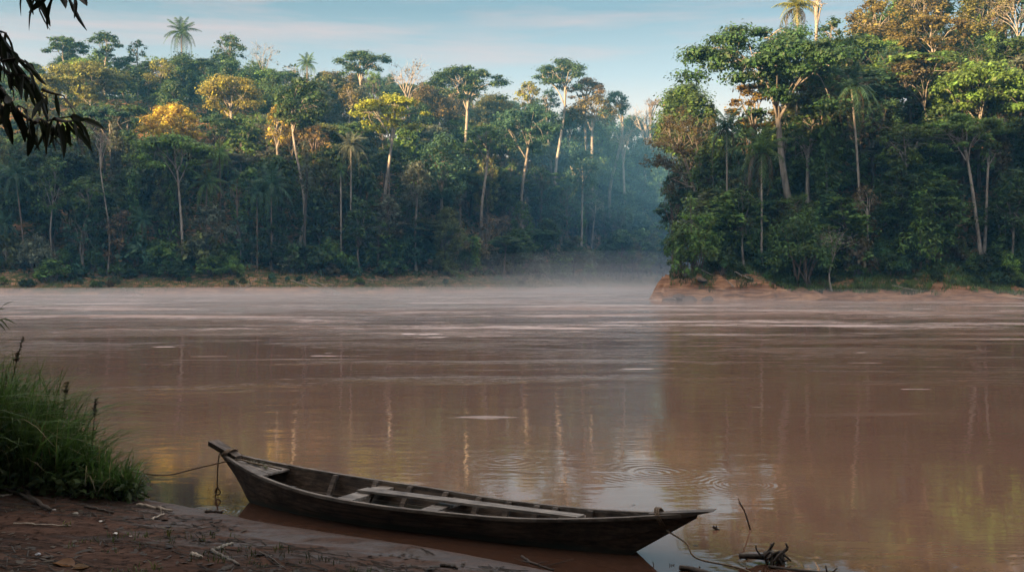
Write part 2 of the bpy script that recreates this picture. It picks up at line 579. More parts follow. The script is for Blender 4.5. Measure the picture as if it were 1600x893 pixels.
def build_ground():
    th = np.radians(np.concatenate([np.linspace(-180, -36, 70)[:-1], np.linspace(-36, 36, 440), np.linspace(36, 180, 70)[1:]]))
    rs = np.concatenate([[.05, .5], np.geomspace(1, 6.5, 40)[:-1], np.arange(6.5, 14.5, .035), np.geomspace(14.6, 100, 90)[:-1],
                         np.arange(100, 114, .8), np.arange(114, 129, .25), np.arange(129, 180, .8), np.geomspace(180, 450, 100)[:-1], np.geomspace(450, 700, 16)])
    x, y, F = polar(rs, th)
    z = H(x, y)
    me = mesh('ground', np.stack([x, y, z], 1), F, True)
    dl, dr, dn = d_left(x, y), d_right(x, y), d_near(x, y)
    n = fbm(x / 4, y / 4, 61, 3)
    soil = np.maximum(1 - sstep(9.5, 13, dl + n * 4), 1 - sstep(5.0, 8, dr + n * 3)) * ((dl > -40) | (dr > -40))
    grassy = np.maximum(sstep(1.5, 4.5, dl + n * 3), sstep(1.9, 3.4, dr + n * 1.5))
    mud = sstep(-1, 0, dn) * (1 - sstep(30, 60, dn))
    ca = me.color_attributes.new('soil', 'FLOAT_COLOR', 'POINT')
    ca.data.foreach_set('color', np.stack([soil, grassy, mud, np.ones_like(x)], 1).astype(np.float32).ravel())
    o = obj('ground', me, ground_mat())
    tag(o, 'river banks of red earth, trodden mud and forested slopes', None, None, 'structure')


def build_water():
    th = np.radians(np.linspace(-180, 180, 73))
    x, y, F = polar(np.concatenate([[.01], np.geomspace(2, 698, 36)]), th)
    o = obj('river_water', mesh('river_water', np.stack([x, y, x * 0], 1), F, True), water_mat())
    tag(o, 'broad brown muddy river with slow ripples and reflections', None, None, 'structure')


build_ground()
build_water()
GRID_N = None


def ground_at(px, py, lo=5.0, hi=20.0):
    """Where the line of sight through a pixel meets the near shore."""
    ys = np.linspace(lo, hi, 1500)
    x, z = (px - CX) / FPX * ys, CAMZ + (HY - py) / FPX * ys
    h = np.maximum(H(x, ys), 0)
    k = int(np.argmax(z <= h))
    return np.array([x[k], ys[k], h[k]])


# ------------------------------------------------------------------ trees
def clumps_leaves(mb, C, Rd, leaf, n_each, rng, up=.35, aspect=1.7, droop=0.):
    """Leaf faces spread through ellipsoidal clumps C with radii Rd (n,3)."""
    idx = np.repeat(np.arange(len(C)), n_each)
    D = rng.normal(size=(len(idx), 3))
    D /= np.linalg.norm(D, axis=1)[:, None]
    r = rng.uniform(0, 1, len(idx)) ** .42
    r = r * (1 + .25 * rng.normal(size=len(idx)) * (r > .7))
    Pn = C[idx] + D * r[:, None] * Rd[idx]
    V, F = leaf_quads(Pn, leaf, rng, D, up, aspect, droop)
    mb.add(V, F)


def make_tree(kind, Ht, hb, R, rng, leaf=.36, lean=(0, 0), dens=1.0, trunk_r=None):
    """-> (trunk MB, crown MB) with the base at the origin. Ht height, hb crown's underside, R crown radius."""
    tr, cr = MB(), MB()
    tr0 = trunk_r or max(.14, Ht * .0135)
    lx, ly = lean
    fork = {'umbrella': hb + .12 * (Ht - hb), 'dome': hb + .2 * (Ht - hb), 'column': Ht * .93, 'bare': hb, 'airy': hb + .45 * (Ht - hb), 'bush': .12 * Ht}[kind]
    wob = rng.normal(size=2) * Ht * .02
    zz = np.linspace(-.8, fork, 9)
    t = np.clip(zz / Ht, 0, 1)
    tp = np.stack([lx * t ** 1.3 + wob[0] * np.sin(t * 6), ly * t ** 1.3 + wob[1] * np.sin(t * 5), zz], 1)
    rad = tr0 * (1 - .5 * t) * (1 + .7 * np.exp(-np.maximum(zz, 0) / .8))
    if kind != 'bush':
        tr.tube(tp, rad, 7)
    top = tp[-1]
    ax = np.array([lx, ly])

    def axis(z):
        return ax * (z / Ht) ** 1.3
    if kind == 'umbrella':
        nc = int(np.clip(12 + R * 4.4, 18, 62))
        a = rng.uniform(0, 2 * np.pi, nc) + np.arange(nc) * 2.4
        q = np.sqrt(rng.uniform(.01, 1, nc))
        dome = np.sqrt(np.clip(1 - (q * .95) ** 2, 0, 1))
        z = hb + (Ht - hb) * (.30 + .66 * dome * rng.uniform(.72, 1.0, nc))
        low_ = rng.uniform(size=nc) < .3
        z = np.where(low_, hb + (Ht - hb) * rng.uniform(.08, .6, nc), z)
        ir = 1 + .25 * np.sin(a * 2 + rng.uniform(0, 6)) + .12 * np.sin(a * 5)
        C = np.stack([np.cos(a) * q * R * ir * .84, np.sin(a) * q * R * ir * .84, z], 1)
        C[:, :2] += ax * (z[:, None] / Ht) ** 1.3
        rr = R * rng.uniform(.17, .33, nc)
        Rd = np.stack([rr, rr, np.minimum(rr * .34, .16 * (Ht - hb))], 1)
        ne = max(10, int(dens * 5.2 * np.mean(rr) ** 2 * math.pi / leaf ** 2 * .42))
        nprim = 6
    elif kind == 'dome':
        dp = Ht - hb
        nc = int(np.clip(14 + R * dp * .75, 18, 70))
        a = np.arange(nc) * 2.4 + rng.uniform(0, 1, nc)
        v = (np.arange(nc) + .5) / nc
        v = rng.permutation(v)
        prof = np.clip(np.sin(np.pi * np.clip(v * .86 + .12, 0, 1)), .15, 1) ** .75
        ir = 1 + .22 * np.sin(a * 2 + rng.uniform(0, 6)) + .1 * np.sin(a * 3 + 1)
        q = rng.uniform(.45, 1, nc) ** .6
        C = np.stack([np.cos(a) * prof * R * q * ir * .85, np.sin(a) * prof * R * q * ir * .85, hb + dp * (v * .95 - .0)], 1)
        C[:, :2] += ax * (C[:, 2:3] / Ht) ** 1.3
        rr = np.minimum(R, dp * .6) * rng.uniform(.2, .42, nc)
        Rd = np.stack([rr, rr, rr * .62], 1)
        ne = max(10, int(dens * 3.4 * np.mean(rr) ** 2 * math.pi / leaf ** 2 * .5))
        nprim = 6
    elif kind == 'column':
        dp = Ht - hb
        nc = int(np.clip(dp * 2.2, 14, 46))
        v = (np.arange(nc) + rng.uniform(0, 1, nc)) / nc
        a = np.arange(nc) * 2.4
        prof = (.55 + .45 * np.sin(v * 9 + rng.uniform(0, 6))) * np.clip(1.25 - v, .25, 1)
        C = np.stack([np.cos(a) * R * .6 * prof, np.sin(a) * R * .6 * prof, hb + dp * v], 1)
        C[:, :2] += ax * (C[:, 2:3] / Ht) ** 1.3
        rr = R * rng.uniform(.35, .6, nc)
        Rd = np.stack([rr, rr, rr * 1.3], 1)
        ne = max(10, int(dens * 4.0 * np.mean(rr) ** 2 * math.pi / leaf ** 2 * .5))
        nprim = 0
    elif kind in ('bare', 'airy'):
        dp = Ht - hb
        nc = 26 if kind == 'bare' else 60
        a = np.arange(nc) * 2.4 + rng.uniform(0, 1, nc)
        q = rng.uniform(.25, 1, nc) ** .7
        zl = rng.uniform(.35 if kind == 'bare' else .02, 1, nc)
        prof = np.sqrt(np.clip(1 - ((zl - .45) / .75) ** 2, .1, 1))
        C = np.stack([np.cos(a) * q * R * prof, np.sin(a) * q * R * prof, hb + dp * zl], 1)
        C[:, :2] += ax * (C[:, 2:3] / Ht) ** 1.3
        rr = R * rng.uniform(.12, .26, nc)
        Rd = np.stack([rr, rr, rr * (.7 if kind == 'bare' else .8)], 1)
        ne = max(4, int(dens * (.5 if kind == 'bare' else 3.0) * np.mean(rr) ** 2 * math.pi / leaf ** 2 * .5))
        nprim = 8
    else:       # bush
        nc = int(np.clip(10 + R * 7, 14, 34))
        a = np.arange(nc) * 2.4 + rng.uniform(0, 1, nc)
        q = np.sqrt(rng.uniform(.02, 1, nc))
        z = Ht * (.12 + .78 * np.sqrt(np.clip(1 - q ** 2, 0, 1)) * rng.uniform(.45, 1, nc))
        C = np.stack([np.cos(a) * q * R * .8, np.sin(a) * q * R * .8, z], 1)
        rr = np.minimum(R, Ht) * rng.uniform(.22, .4, nc)
        Rd = np.stack([rr, rr, rr * .75], 1)
        ne = max(10, int(dens * 3.6 * np.mean(rr) ** 2 * math.pi / leaf ** 2 * .5))
        nprim = 0
        for k in range(0, nc, 3):
            b0 = np.array([rng.normal() * R * .12, rng.normal() * R * .12, -.4])
            tr.tube(smooth_path([b0, b0 * .5 + C[k] * .5 + [0, 0, .1 * Ht], C[k]], 6), np.linspace(.05, .015, 6) * max(1, R / 2), 5)
    # limbs: primaries sweep out from the fork, each clump hangs on the nearest one
    if nprim:
        ends = []
        for k in range(nprim):
            b = 2 * np.pi * (k + rng.uniform(-.3, .3)) / nprim
            s0 = tp[-1 - (k % 2)] if kind != 'airy' else tp[3 + k % 6]
            e = np.array([np.cos(b) * R * rng.uniform(.4, .62), np.sin(b) * R * rng.uniform(.4, .62), 0])
            e[2] = {'umbrella': hb + (Ht - hb) * rng.uniform(.42, .66), 'dome': hb + (Ht - hb) * rng.uniform(.4, .7),
                    'bare': hb + (Ht - hb) * rng.uniform(.4, .8), 'airy': s0[2] + (Ht - hb) * rng.uniform(.05, .25)}[kind]
            e[:2] += axis(e[2])
            if k == 0:
                e[:2] = axis(e[2]) + rng.normal(size=2) * R * .1
                e[2] = hb + (Ht - hb) * .8
            mid = s0 * .45 + e * .55
            mid[:2] = s0[:2] * .62 + e[:2] * .38
            path = smooth_path([s0, mid + rng.normal(size=3) * R * .05, e], 8)
            r0 = tr0 * .5 * rng.uniform(.7, 1)
            tr.tube(path, np.linspace(r0, r0 * .45, 8), 6)
            ends.append((path, r0))
        for c in C:
            j = min(range(nprim), key=lambda k: np.linalg.norm(ends[k][0][5] - c))
            path, r0 = ends[j]
            s0 = path[int(rng.integers(3, 8))]
            m = (s0 + c) / 2 + rng.normal(size=3) * .06 * R
            m[2] += .05 * (Ht - hb)
            r1 = r0 * .4
            tr.tube(smooth_path([s0, m, c], 5), np.linspace(r1, max(.02, r1 * .3), 5), 5)
            if kind in ('bare', 'airy'):
                for _ in range(5 if kind == 'bare' else 2):
                    e = c + rng.normal(size=3) * R * .17 + [0, 0, R * .08 if kind == 'bare' else 0]
                    tr.tube([c * .7 + s0 * .3, (c + e) / 2 + rng.normal(size=3) * R * .03, e], [r1 * .4, r1 * .28, max(.018, r1 * .12)], 4)
    clumps_leaves(cr, C, Rd, leaf, ne, rng, droop=1.2 if kind == 'column' else (.8 if kind == 'airy' else 0),
                  aspect=2.6 if kind in ('column', 'airy') else 1.7)
    return tr, cr


def frond_mesh(L_, rng, droop, width=.55, nl=22):
    """One feather frond: the stalk along +x, sinking at its tip, leaflets on both sides."""
    mb = MB()
    t = np.linspace(0, 1, 9)
    x = L_ * (t - .18 * droop * t ** 3)
    z = L_ * (.30 * t - (.30 + droop) * t ** 2.2 * .8)
    rach = np.stack([x, 0 * x, z], 1)
    mb.tube(rach, np.linspace(.045, .012, 9) * L_ / 3, 4)
    V, F = [], []
    for k in range(nl):
        u = .12 + .88 * k / (nl - 1)
        p = np.array([np.interp(u, t, x), 0, np.interp(u, t, z)])
        p2 = np.array([np.interp(min(1, u + .05), t, x), 0, np.interp(min(1, u + .05), t, z)])
        d = (p2 - p) / (np.linalg.norm(p2 - p) + 1e-6) if u < .97 else np.array([.8, 0, -.6])
        ln = L_ * width * .5 * np.sin(np.pi * (u * .82 + .16)) ** .6
        for s in (-1, 1):
            o = np.array([0, s, -.35 - .5 * droop * u]) + d * .55 + rng.normal(size=3) * .12
            o = o / np.linalg.norm(o) * ln * rng.uniform(.85, 1.1)
            wv = d * L_ * .028
            mid = p + o * .55 + np.array([0, 0, .05 * ln])
            tip = p + o + np.array([0, 0, -.18 * ln])
            b = len(V)
            V += [p - wv * .5, p + wv * .5, mid + wv * .6, mid - wv * .6, tip]
            F += [[b, b + 1, b + 2, b + 3], [b + 3, b + 2, b + 4, b + 4]]
    mb.add(np.array(V), np.array(F))
    return mb


FRONDS = None


def palm_parts(root, Ht, R, rng, color, bark, lean=(0, 0), split=False, droopy=1.0, nf=20):
    """Palm under root: trunk, and each frond a child (or one crown mesh where the fronds are too small to tell apart)."""
    tr = MB()
    zz = np.linspace(-.8, Ht, 12)
    t = np.clip(zz / Ht, 0, 1)
    p = np.stack([lean[0] * t ** 1.5, lean[1] * t ** 1.5, zz], 1)
    tr.tube(p, .16 * (1 - .35 * t) * (1 + .6 * np.exp(-np.maximum(zz, 0))) * max(.7, min(1.25, Ht / 16)), 7)
    o = obj('trunk', tr.build('palm_trunk', True), BARK, root, bark)
    all_ = MB()
    var = []
    for dr in (.15, .55, 1.0, 1.5):
        var.append(frond_mesh(R * 1.15, rng, dr * droopy))
    meshes = [None] * 4
    for k in range(nf):
        u = k / (nf - 1)
        j = min(3, int(u * 4))
        a = k * 2.39996 + rng.uniform(-.2, .2)
        pitch = R_(68 - 92 * u + rng.uniform(-8, 8))
        M = Matrix.Translation((p[-1][0], p[-1][1], Ht - .05)) @ Matrix.Rotation(a, 4, 'Z') @ Matrix.Rotation(-pitch, 4, 'Y') @ Matrix.Scale(rng.uniform(.85, 1.08), 4)
        if split:
            if meshes[j] is None:
                meshes[j] = var[j].build('palm_frond')
            f = obj('frond', meshes[j], FOL, root, tuple(np.array(color) * (1.0 if u < .8 else 1) if u < .85 else (.10, .07, .035)))
            f.matrix_local = M
        else:
            mm = np.array(M)
            V = np.concatenate(var[j].V) @ mm[:3, :3].T + mm[:3, 3]
            all_.add(V, np.concatenate(var[j].F))
    if not split:
        obj('crown', all_.build('palm_crown'), FOL, root, color)


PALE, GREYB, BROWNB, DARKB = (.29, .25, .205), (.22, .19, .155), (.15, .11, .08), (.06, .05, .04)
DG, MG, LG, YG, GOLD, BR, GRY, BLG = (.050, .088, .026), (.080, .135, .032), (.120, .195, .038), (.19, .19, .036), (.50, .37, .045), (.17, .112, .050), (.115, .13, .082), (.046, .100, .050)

PROTECT = []     # (x0, x1, ytop, ybottom, depth) of what must stay in view
PLACED = []      # (px, py mid, key, depth) of the trees that labels may refer to


def hero(kind, px, top, wpx, Y, color, bark, label, key, cbot=None, base_px=None, vis=None, name='rainforest_tree', cat='tree', group=None, leaf=.36, dens=1.0, seed=0, trunk_r=None, split=False, droopy=1.0, keep=True):
    """A tree of its own: crown centre px, top and width in the photograph, at depth Y; cbot the crown's underside, vis how far down it shows."""
    if px > 700 and 205 < Y < 300:
        Y += (px - 700) / 300 * 46
    rng = np.random.default_rng(1000 + int(px) * 7 + int(top) + seed)
    bx = (base_px if base_px is not None else px)
    x, xc = (bx - CX) / FPX * Y, (px - CX) / FPX * Y
    d_, need = (d_left, 13.0) if px < 1040 and Y > 150 else (d_right, 6.2)
    for _ in range(40):                 # stand on the bank, not on the open beach
        if float(d_(np.array([x]), np.array([Y]))[0]) >= need or (d_ is d_right and kind in ('bush', 'bare')):
            break
        Y += .6
        x, xc = (bx - CX) / FPX * Y, (px - CX) / FPX * Y
    g = float(H(x, Y))
    tz = CAMZ + (HY - top) / FPX * Y
    Ht = max(tz - g, 2.0)
    Rr = wpx / FPX * Y / 2
    lean = (xc - x, rng.normal() * .4)
    root = thing(name, label, cat, (x, Y, g), 0, group)
    if kind == 'palm':
        palm_parts(root, Ht - Rr * .45, Rr, rng, color, bark, lean, split, droopy)
    else:
        cb = (CAMZ + (HY - cbot) / FPX * Y - g) if cbot is not None else Ht * .45
        cb = max(cb, Ht * .08)
        tr, cr = make_tree(kind, Ht, cb, Rr, rng, leaf, lean, dens, trunk_r)
        obj('trunk' if kind != 'bush' else 'stem', tr.build('trunk', True), BARK, root, bark)
        if kind != 'bare' or dens > 0:
            obj('crown' if kind != 'bush' else 'foliage', cr.build('crown'), FOL, root, color)
    vb = vis if vis is not None else (cbot if cbot is not None else top + wpx)
    if cbot is None and kind == 'palm':
        cbot = top + wpx * 1.05
    if not keep:
        PLACED.append((px, (top + vb) / 2, key, Y))
        return root
    PROTECT.append((px - wpx * .5, px + wpx * .5, top, cbot if cbot is not None else vb, Y, .6))
    if vis is not None and cbot is not None and vis > cbot:
        b0, b1 = min(px, bx), max(px, bx)
        PROTECT.append((b0 - 2, b1 + 2, cbot, vis, Y, .30))
    PLACED.append((px, (top + vb) / 2, key, Y))
    return root


UM, DO, CO, BA, AI, BU, PA = 'umbrella', 'dome', 'column', 'bare', 'airy', 'bush', 'palm'
# ---- left bank, skyline
hero(PA, 285, 41, 52, 262, DG, BROWNB, 'coconut palm standing highest on the far ridge against the sky', 'ridge-top coconut palm', vis=100, name='palm_tree', cat='palm')
hero(UM, 102, 60, 74, 252, DG, GREYB, 'dark flat-topped tree beside the overhanging leaves, lower of two skyline umbrellas', 'lower skyline umbrella', cbot=85)
hero(UM, 165, 49, 62, 256, DG, GREYB, 'tall dark layered tree on the ridge, its crown in stepped plates', 'stepped ridge tree', cbot=95)
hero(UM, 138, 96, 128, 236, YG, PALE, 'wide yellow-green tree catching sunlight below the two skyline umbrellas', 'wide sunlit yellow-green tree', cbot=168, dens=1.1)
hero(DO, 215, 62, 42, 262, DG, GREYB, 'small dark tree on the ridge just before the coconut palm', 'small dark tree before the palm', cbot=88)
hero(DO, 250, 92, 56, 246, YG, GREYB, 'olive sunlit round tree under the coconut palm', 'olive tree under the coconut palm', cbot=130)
hero(DO, 358, 54, 52, 266, DG, GREYB, 'dark round tree standing up from the ridge right of the coconut palm', 'dark round ridge tree', cbot=95)
hero(BA, 412, 72, 56, 268, GRY, PALE, 'leafless pale tree with fine twigs on the ridge line', 'leafless ridge tree', cbot=110, dens=.25, name='dead_tree')
hero(PA, 480, 92, 36, 262, MG, BROWNB, 'small palm poking up from the ridge beside the leafless tree', 'small ridge palm', vis=120, name='palm_tree', cat='palm')
hero(DO, 458, 101, 40, 264, DG, GREYB, 'little dark tree on the ridge touching the small palm', 'little dark ridge tree', cbot=112)
hero(UM, 568, 80, 82, 262, DG, PALE, 'dark umbrella tree with pale forked trunk high on the ridge', 'dark pale-forked umbrella', cbot=118, vis=135)
hero(BA, 640, 97, 80, 262, BR, PALE, 'large bare brownish tree with spreading pale limbs on the ridge', 'large bare spreading tree', cbot=150, dens=.35, name='dead_tree')
hero(UM, 728, 103, 112, 258, DG, PALE, 'broad domed umbrella tree with sky showing through, right of the bare tree', 'broad domed umbrella', cbot=158, vis=196)
hero(UM, 875, 92, 90, 262, DG, PALE, 'tallest ridge tree, thin flat crown on a long white mottled trunk', 'white-trunked emergent', cbot=142, vis=246, trunk_r=.5)
hero(DO, 825, 127, 44, 268, YG, GREYB, 'small olive-gold round tree beside the white-trunked emergent', 'small olive-gold tree', cbot=165)
hero(UM, 918, 122, 66, 264, BR, GREYB, 'brown-tinged layered tree in sun right of the white-trunked emergent', 'brown-tinged layered tree', cbot=160)
hero(DO, 925, 150, 84, 258, (.13, .10, .03), GREYB, 'golden-brown sunlit tree under the brown-tinged layered crown', 'golden-brown tree', cbot=190)
hero(DO, 962, 143, 56, 272, BLG, GREYB, 'dark tree at the low end of the ridge, before the open sky', 'low-end ridge tree', cbot=178)
hero(DO, 858, 140, 40, 274, BLG, GREYB, 'bluish round tree tucked behind the white mottled trunk', 'bluish round ridge tree', cbot=170)
# ---- left bank, upper slope in the light
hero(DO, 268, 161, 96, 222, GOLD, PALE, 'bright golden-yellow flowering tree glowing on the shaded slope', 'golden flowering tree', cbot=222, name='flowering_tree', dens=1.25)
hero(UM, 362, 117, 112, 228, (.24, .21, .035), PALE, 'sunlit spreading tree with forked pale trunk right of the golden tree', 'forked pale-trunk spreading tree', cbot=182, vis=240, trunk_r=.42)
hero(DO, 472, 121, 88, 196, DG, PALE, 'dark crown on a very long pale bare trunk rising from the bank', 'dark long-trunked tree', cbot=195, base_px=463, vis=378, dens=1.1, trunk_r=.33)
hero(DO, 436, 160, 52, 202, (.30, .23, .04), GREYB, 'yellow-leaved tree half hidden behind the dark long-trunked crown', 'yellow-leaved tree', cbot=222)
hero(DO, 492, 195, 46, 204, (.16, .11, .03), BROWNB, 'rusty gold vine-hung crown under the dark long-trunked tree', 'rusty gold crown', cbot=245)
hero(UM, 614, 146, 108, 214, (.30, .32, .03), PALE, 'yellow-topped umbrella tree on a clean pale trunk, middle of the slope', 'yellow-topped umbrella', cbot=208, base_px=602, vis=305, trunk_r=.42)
hero(DO, 545, 130, 46, 246, (.15, .12, .03), GREYB, 'tan leafy tree above the drooping palm on the upper slope', 'tan leafy tree', cbot=170)
hero(DO, 60, 150, 70, 232, YG, GREYB, 'olive tree showing behind the hanging leaf sprays', 'olive tree behind leaf sprays', cbot=190)
# ---- left bank, lower slope in shade
hero(UM, 273, 209, 118, 176, (.15, .235, .045), PALE, 'light green flat-crowned tree on a slim curved white trunk at the bank', 'light green flat-crowned tree', cbot=275, base_px=286, vis=408, dens=1.9, trunk_r=.26)
hero(PA, 548, 217, 54, 189, GRY, PALE, 'drooping grey-green palm with long pale stem standing above the bank', 'drooping grey-green palm', vis=352, name='palm_tree', cat='palm', droopy=1.25)
hero(CO, 478, 222, 30, 188, GRY, DARKB, 'slender liana-draped tree shaped like a hanging cloak', 'liana-draped tree', cbot=300, vis=330, name='vine_tree', leaf=.3)
hero(PA, 533, 262, 30, 193, MG, PALE, 'short-fronded palm with ringed pale stem just left of the drooping palm', 'ringed-stem palm', vis=325, name='palm_tree', cat='palm')
hero(PA, 345, 231, 46, 192, LG, BROWNB, 'upright fresh green palm under the forked pale-trunk tree', 'fresh green palm', vis=290, name='palm_tree', cat='palm')
hero(PA, 322, 274, 62, 183, MG, BROWNB, 'wide spreading palm behind the light green flat-crowned tree', 'wide spreading palm', vis=320, name='palm_tree', cat='palm')
hero(PA, 424, 276, 74, 182, BLG, BROWNB, 'large arching palm halfway along the shaded bank forest', 'large arching palm', vis=340, name='palm_tree', cat='palm')
hero(PA, 402, 290, 52, 184, BLG, BROWNB, 'second arching palm leaning against the large arching palm', 'second arching palm', vis=340, name='palm_tree', cat='palm')
hero(PA, 222, 333, 50, 172, BLG, BROWNB, 'low palm right behind the rust-brown bush on the bank', 'low bank palm', vis=395, name='palm_tree', cat='palm')
hero(PA, 22, 262, 60, 167, BLG, BROWNB, 'tall palm at the edge of the picture above the far bank', 'tall edge palm', base_px=38, vis=385, name='palm_tree', cat='palm')
hero(PA, 10, 342, 44, 165, BLG, GREYB, 'shorter palm beneath the tall edge palm', 'shorter edge palm', vis=400, name='palm_tree', cat='palm')
hero(BA, 160, 203, 34, 181, GRY, PALE, 'thin white dead tree with stubby bare branches', 'thin white dead tree', cbot=245, base_px=168, vis=320, dens=0, name='dead_tree', trunk_r=.16)
hero(DO, 330, 320, 68, 175, GRY, GREYB, 'rounded grey-green tree low on the bank beside the white curved trunk', 'rounded grey-green bank tree', cbot=400)
hero(DO, 133, 275, 62, 178, MG, GREYB, 'mid green leafy tree behind a darker round one on the bank', 'mid green leafy tree', cbot=330)
hero(DO, 130, 312, 66, 172, BLG, GREYB, 'dark blue-green round tree low on the bank', 'dark blue-green round tree', cbot=405)
hero(DO, 190, 325, 50, 171, BR, BROWNB, 'rust-brown leafy tree among green ones at the bank', 'rust-brown bank tree', cbot=412)
hero(DO, 80, 243, 64, 174, MG, GREYB, 'feathery green tree on a straight thin trunk near the edge palms', 'feathery thin-trunked tree', cbot=330, base_px=85, vis=395, trunk_r=.15)
hero(DO, 608, 303, 42, 190, GRY, BROWNB, 'mop-headed tree with hanging dead skirt under the yellow-topped umbrella', 'mop-headed tree', cbot=352, vis=370)
hero(DO, 370, 264, 38, 183, BLG, BROWNB, 'small upright green tree left of the large arching palm', 'small upright green tree', cbot=325)
hero(DO, 375, 335, 50, 174, BLG, GREYB, 'bushy blue-green tree behind the grey-green bank tree', 'bushy blue-green tree', cbot=395)
hero(DO, 650, 250, 60, 200, GRY, GREYB, 'greyish tree right of the pale trunk under the yellow top', 'greyish slope tree', cbot=320)
hero(DO, 690, 208, 92, 214, BLG, GREYB, 'tall dark billowing tree on the slope under the broad domed umbrella', 'tall dark billowing tree', cbot=310)
hero(UM, 757, 193, 76, 226, MG, GREYB, 'flat green crown in shade below the broad domed umbrella', 'flat green shaded crown', cbot=240)
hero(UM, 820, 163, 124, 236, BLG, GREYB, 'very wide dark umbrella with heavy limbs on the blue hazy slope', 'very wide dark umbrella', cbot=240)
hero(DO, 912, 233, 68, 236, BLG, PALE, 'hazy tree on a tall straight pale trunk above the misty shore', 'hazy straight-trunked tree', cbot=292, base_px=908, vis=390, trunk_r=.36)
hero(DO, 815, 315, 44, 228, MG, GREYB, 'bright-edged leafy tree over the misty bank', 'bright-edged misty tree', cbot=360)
hero(AI, 778, 335, 54, 222, BR, PALE, 'sparse brown tree leaning on a crooked pale trunk in the mist', 'crooked leaning tree', cbot=372, base_px=756, vis=428, dens=.5)
hero(BA, 975, 203, 48, 268, GRY, PALE, 'bare pale tree fading into blue haze beside the point', 'bare hazy tree', cbot=240, dens=.2, name='dead_tree')
hero(BA, 1008, 172, 56, 285, GRY, PALE, 'white leafless tree at the far end of the ridge near the point', 'white leafless far tree', cbot=215, dens=0, name='dead_tree')
hero(BA, 1022, 154, 28, 292, BR, BROWNB, 'small bare skyline tree in the gap of sky', 'small bare gap tree', cbot=172, dens=.1, name='dead_tree')
hero(DO, 930, 310, 40, 244, BLG, PALE, 'slim tree on a leaning pale stem beside the straight-trunked tree', 'slim leaning tree', cbot=330, base_px=925, vis=390, trunk_r=.22)
# ---- right bank
hero(UM, 1186, 27, 232, 134, (.050, .105, .034), GREYB, 'huge spreading tree on the point, crown reaching out over the river', 'huge spreading tree', cbot=185, base_px=1238, vis=308, leaf=.30, dens=1.35, trunk_r=.5)
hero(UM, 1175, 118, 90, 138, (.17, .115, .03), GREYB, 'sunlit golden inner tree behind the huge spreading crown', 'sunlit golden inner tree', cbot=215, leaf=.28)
hero(DO, 1072, 132, 116, 142, MG, BROWNB, 'rounded fresh green tree at the tip of the point under open sky', 'rounded tree at the tip', cbot=235, leaf=.3, dens=2.4)
hero(AI, 1062, 182, 136, 129, (.085, .07, .03), GREYB, 'brown feathery tree leaning out from the point over the river', 'brown feathery leaning tree', cbot=300, base_px=1103, vis=300, leaf=.24, dens=1.0)
hero(PA, 1245, -4, 74, 152, YG, GREYB, 'palm rising above the huge spreading tree into the sky', 'palm above the spreading tree', vis=45, name='palm_tree', cat='palm', split=True)
hero(PA, 1190, 218, 92, 126, MG, PALE, 'arching green palm in front of the huge tree trunk', 'arching palm by the big trunk', vis=352, name='palm_tree', cat='palm', split=True)
hero(PA, 1328, 120, 88, 132, BLG, PALE, 'drooping palm with leaning pale stem and brown skirt of dead fronds', 'skirted leaning palm', base_px=1345, vis=280, name='palm_tree', cat='palm', split=True, droopy=1.3)
hero(PA, 1136, 186, 74, 132, BLG, GREYB, 'dark drooping palm between the leaning brown tree and the big trunk', 'dark drooping palm', vis=300, name='palm_tree', cat='palm', split=True, droopy=1.2)
hero(BU, 1088, 298, 92, 125, LG, BROWNB, 'bright green billowing shrub on top of the eroded point', 'billowing shrub on the point', cbot=400, leaf=.26, dens=1.3, name='shrub', cat='shrub')
hero(BU, 1056, 345, 54, 126.5, MG, BROWNB, 'green shrub on the river side of the point below the feathery leaning tree', 'shrub on the river side of the point', cbot=420, leaf=.26, dens=1.4, name='shrub', cat='shrub', keep=False)
hero(BU, 1072, 372, 50, 124.2, LG, BROWNB, 'light green shrub at the very tip of the point above the red earth', 'light shrub at the very tip', cbot=422, leaf=.24, dens=1.4, name='shrub', cat='shrub', keep=False)
hero(BU, 1130, 378, 56, 123.6, DG, BROWNB, 'dark low shrub hanging over the red earth of the point', 'dark low shrub over the red earth', cbot=425, leaf=.24, dens=1.4, name='shrub', cat='shrub', keep=False)
hero(DO, 1162, 283, 54, 125.5, DG, GREYB, 'narrow dark leafy tree beside the billowing shrub', 'narrow dark leafy tree', cbot=392, leaf=.3)
hero(BU, 1252, 308, 116, 123.5, MG, BROWNB, 'wide tangled green shrub with dead twigs under the big trunk', 'wide tangled shrub', cbot=418, leaf=.26, name='shrub', cat='shrub')
hero(BA, 1300, 362, 64, 121.5, GRY, PALE, 'dry grey leafless shrub of tangled twigs on the bank', 'dry grey twiggy shrub', cbot=395, dens=0, name='dead_shrub', cat='shrub', trunk_r=.09)
hero(DO, 1262, 165, 74, 136, MG, PALE, 'vine-clad tree on a pale trunk just right of the big trunk', 'vine-clad pale-trunk tree', cbot=262, base_px=1262, vis=315, leaf=.3, trunk_r=.3)
hero(DO, 1410, 193, 92, 128, (.085, .13, .022), GREYB, 'bright yellow-green tree in the middle of the dark forest wall', 'bright yellow-green tree', cbot=262, base_px=1420, vis=270, leaf=.28, dens=1.2)
hero(UM, 1530, 100, 176, 137, LG, GREYB, 'broad layered green tree reaching toward the edge of the picture', 'broad layered green tree', cbot=190, leaf=.3, dens=1.2)
hero(UM, 1496, 178, 116, 127, LG, PALE, 'lower layered tree on two leaning pale trunks', 'lower layered tree', cbot=242, base_px=1532, vis=360, leaf=.28, dens=1.2, trunk_r=.26)
hero(DO, 1545, 225, 40, 127.5, MG, PALE, 'slim straight trunk with small crown beside the leaning trunks', 'slim straight tree', cbot=262, base_px=1537, vis=360, leaf=.28, trunk_r=.22)
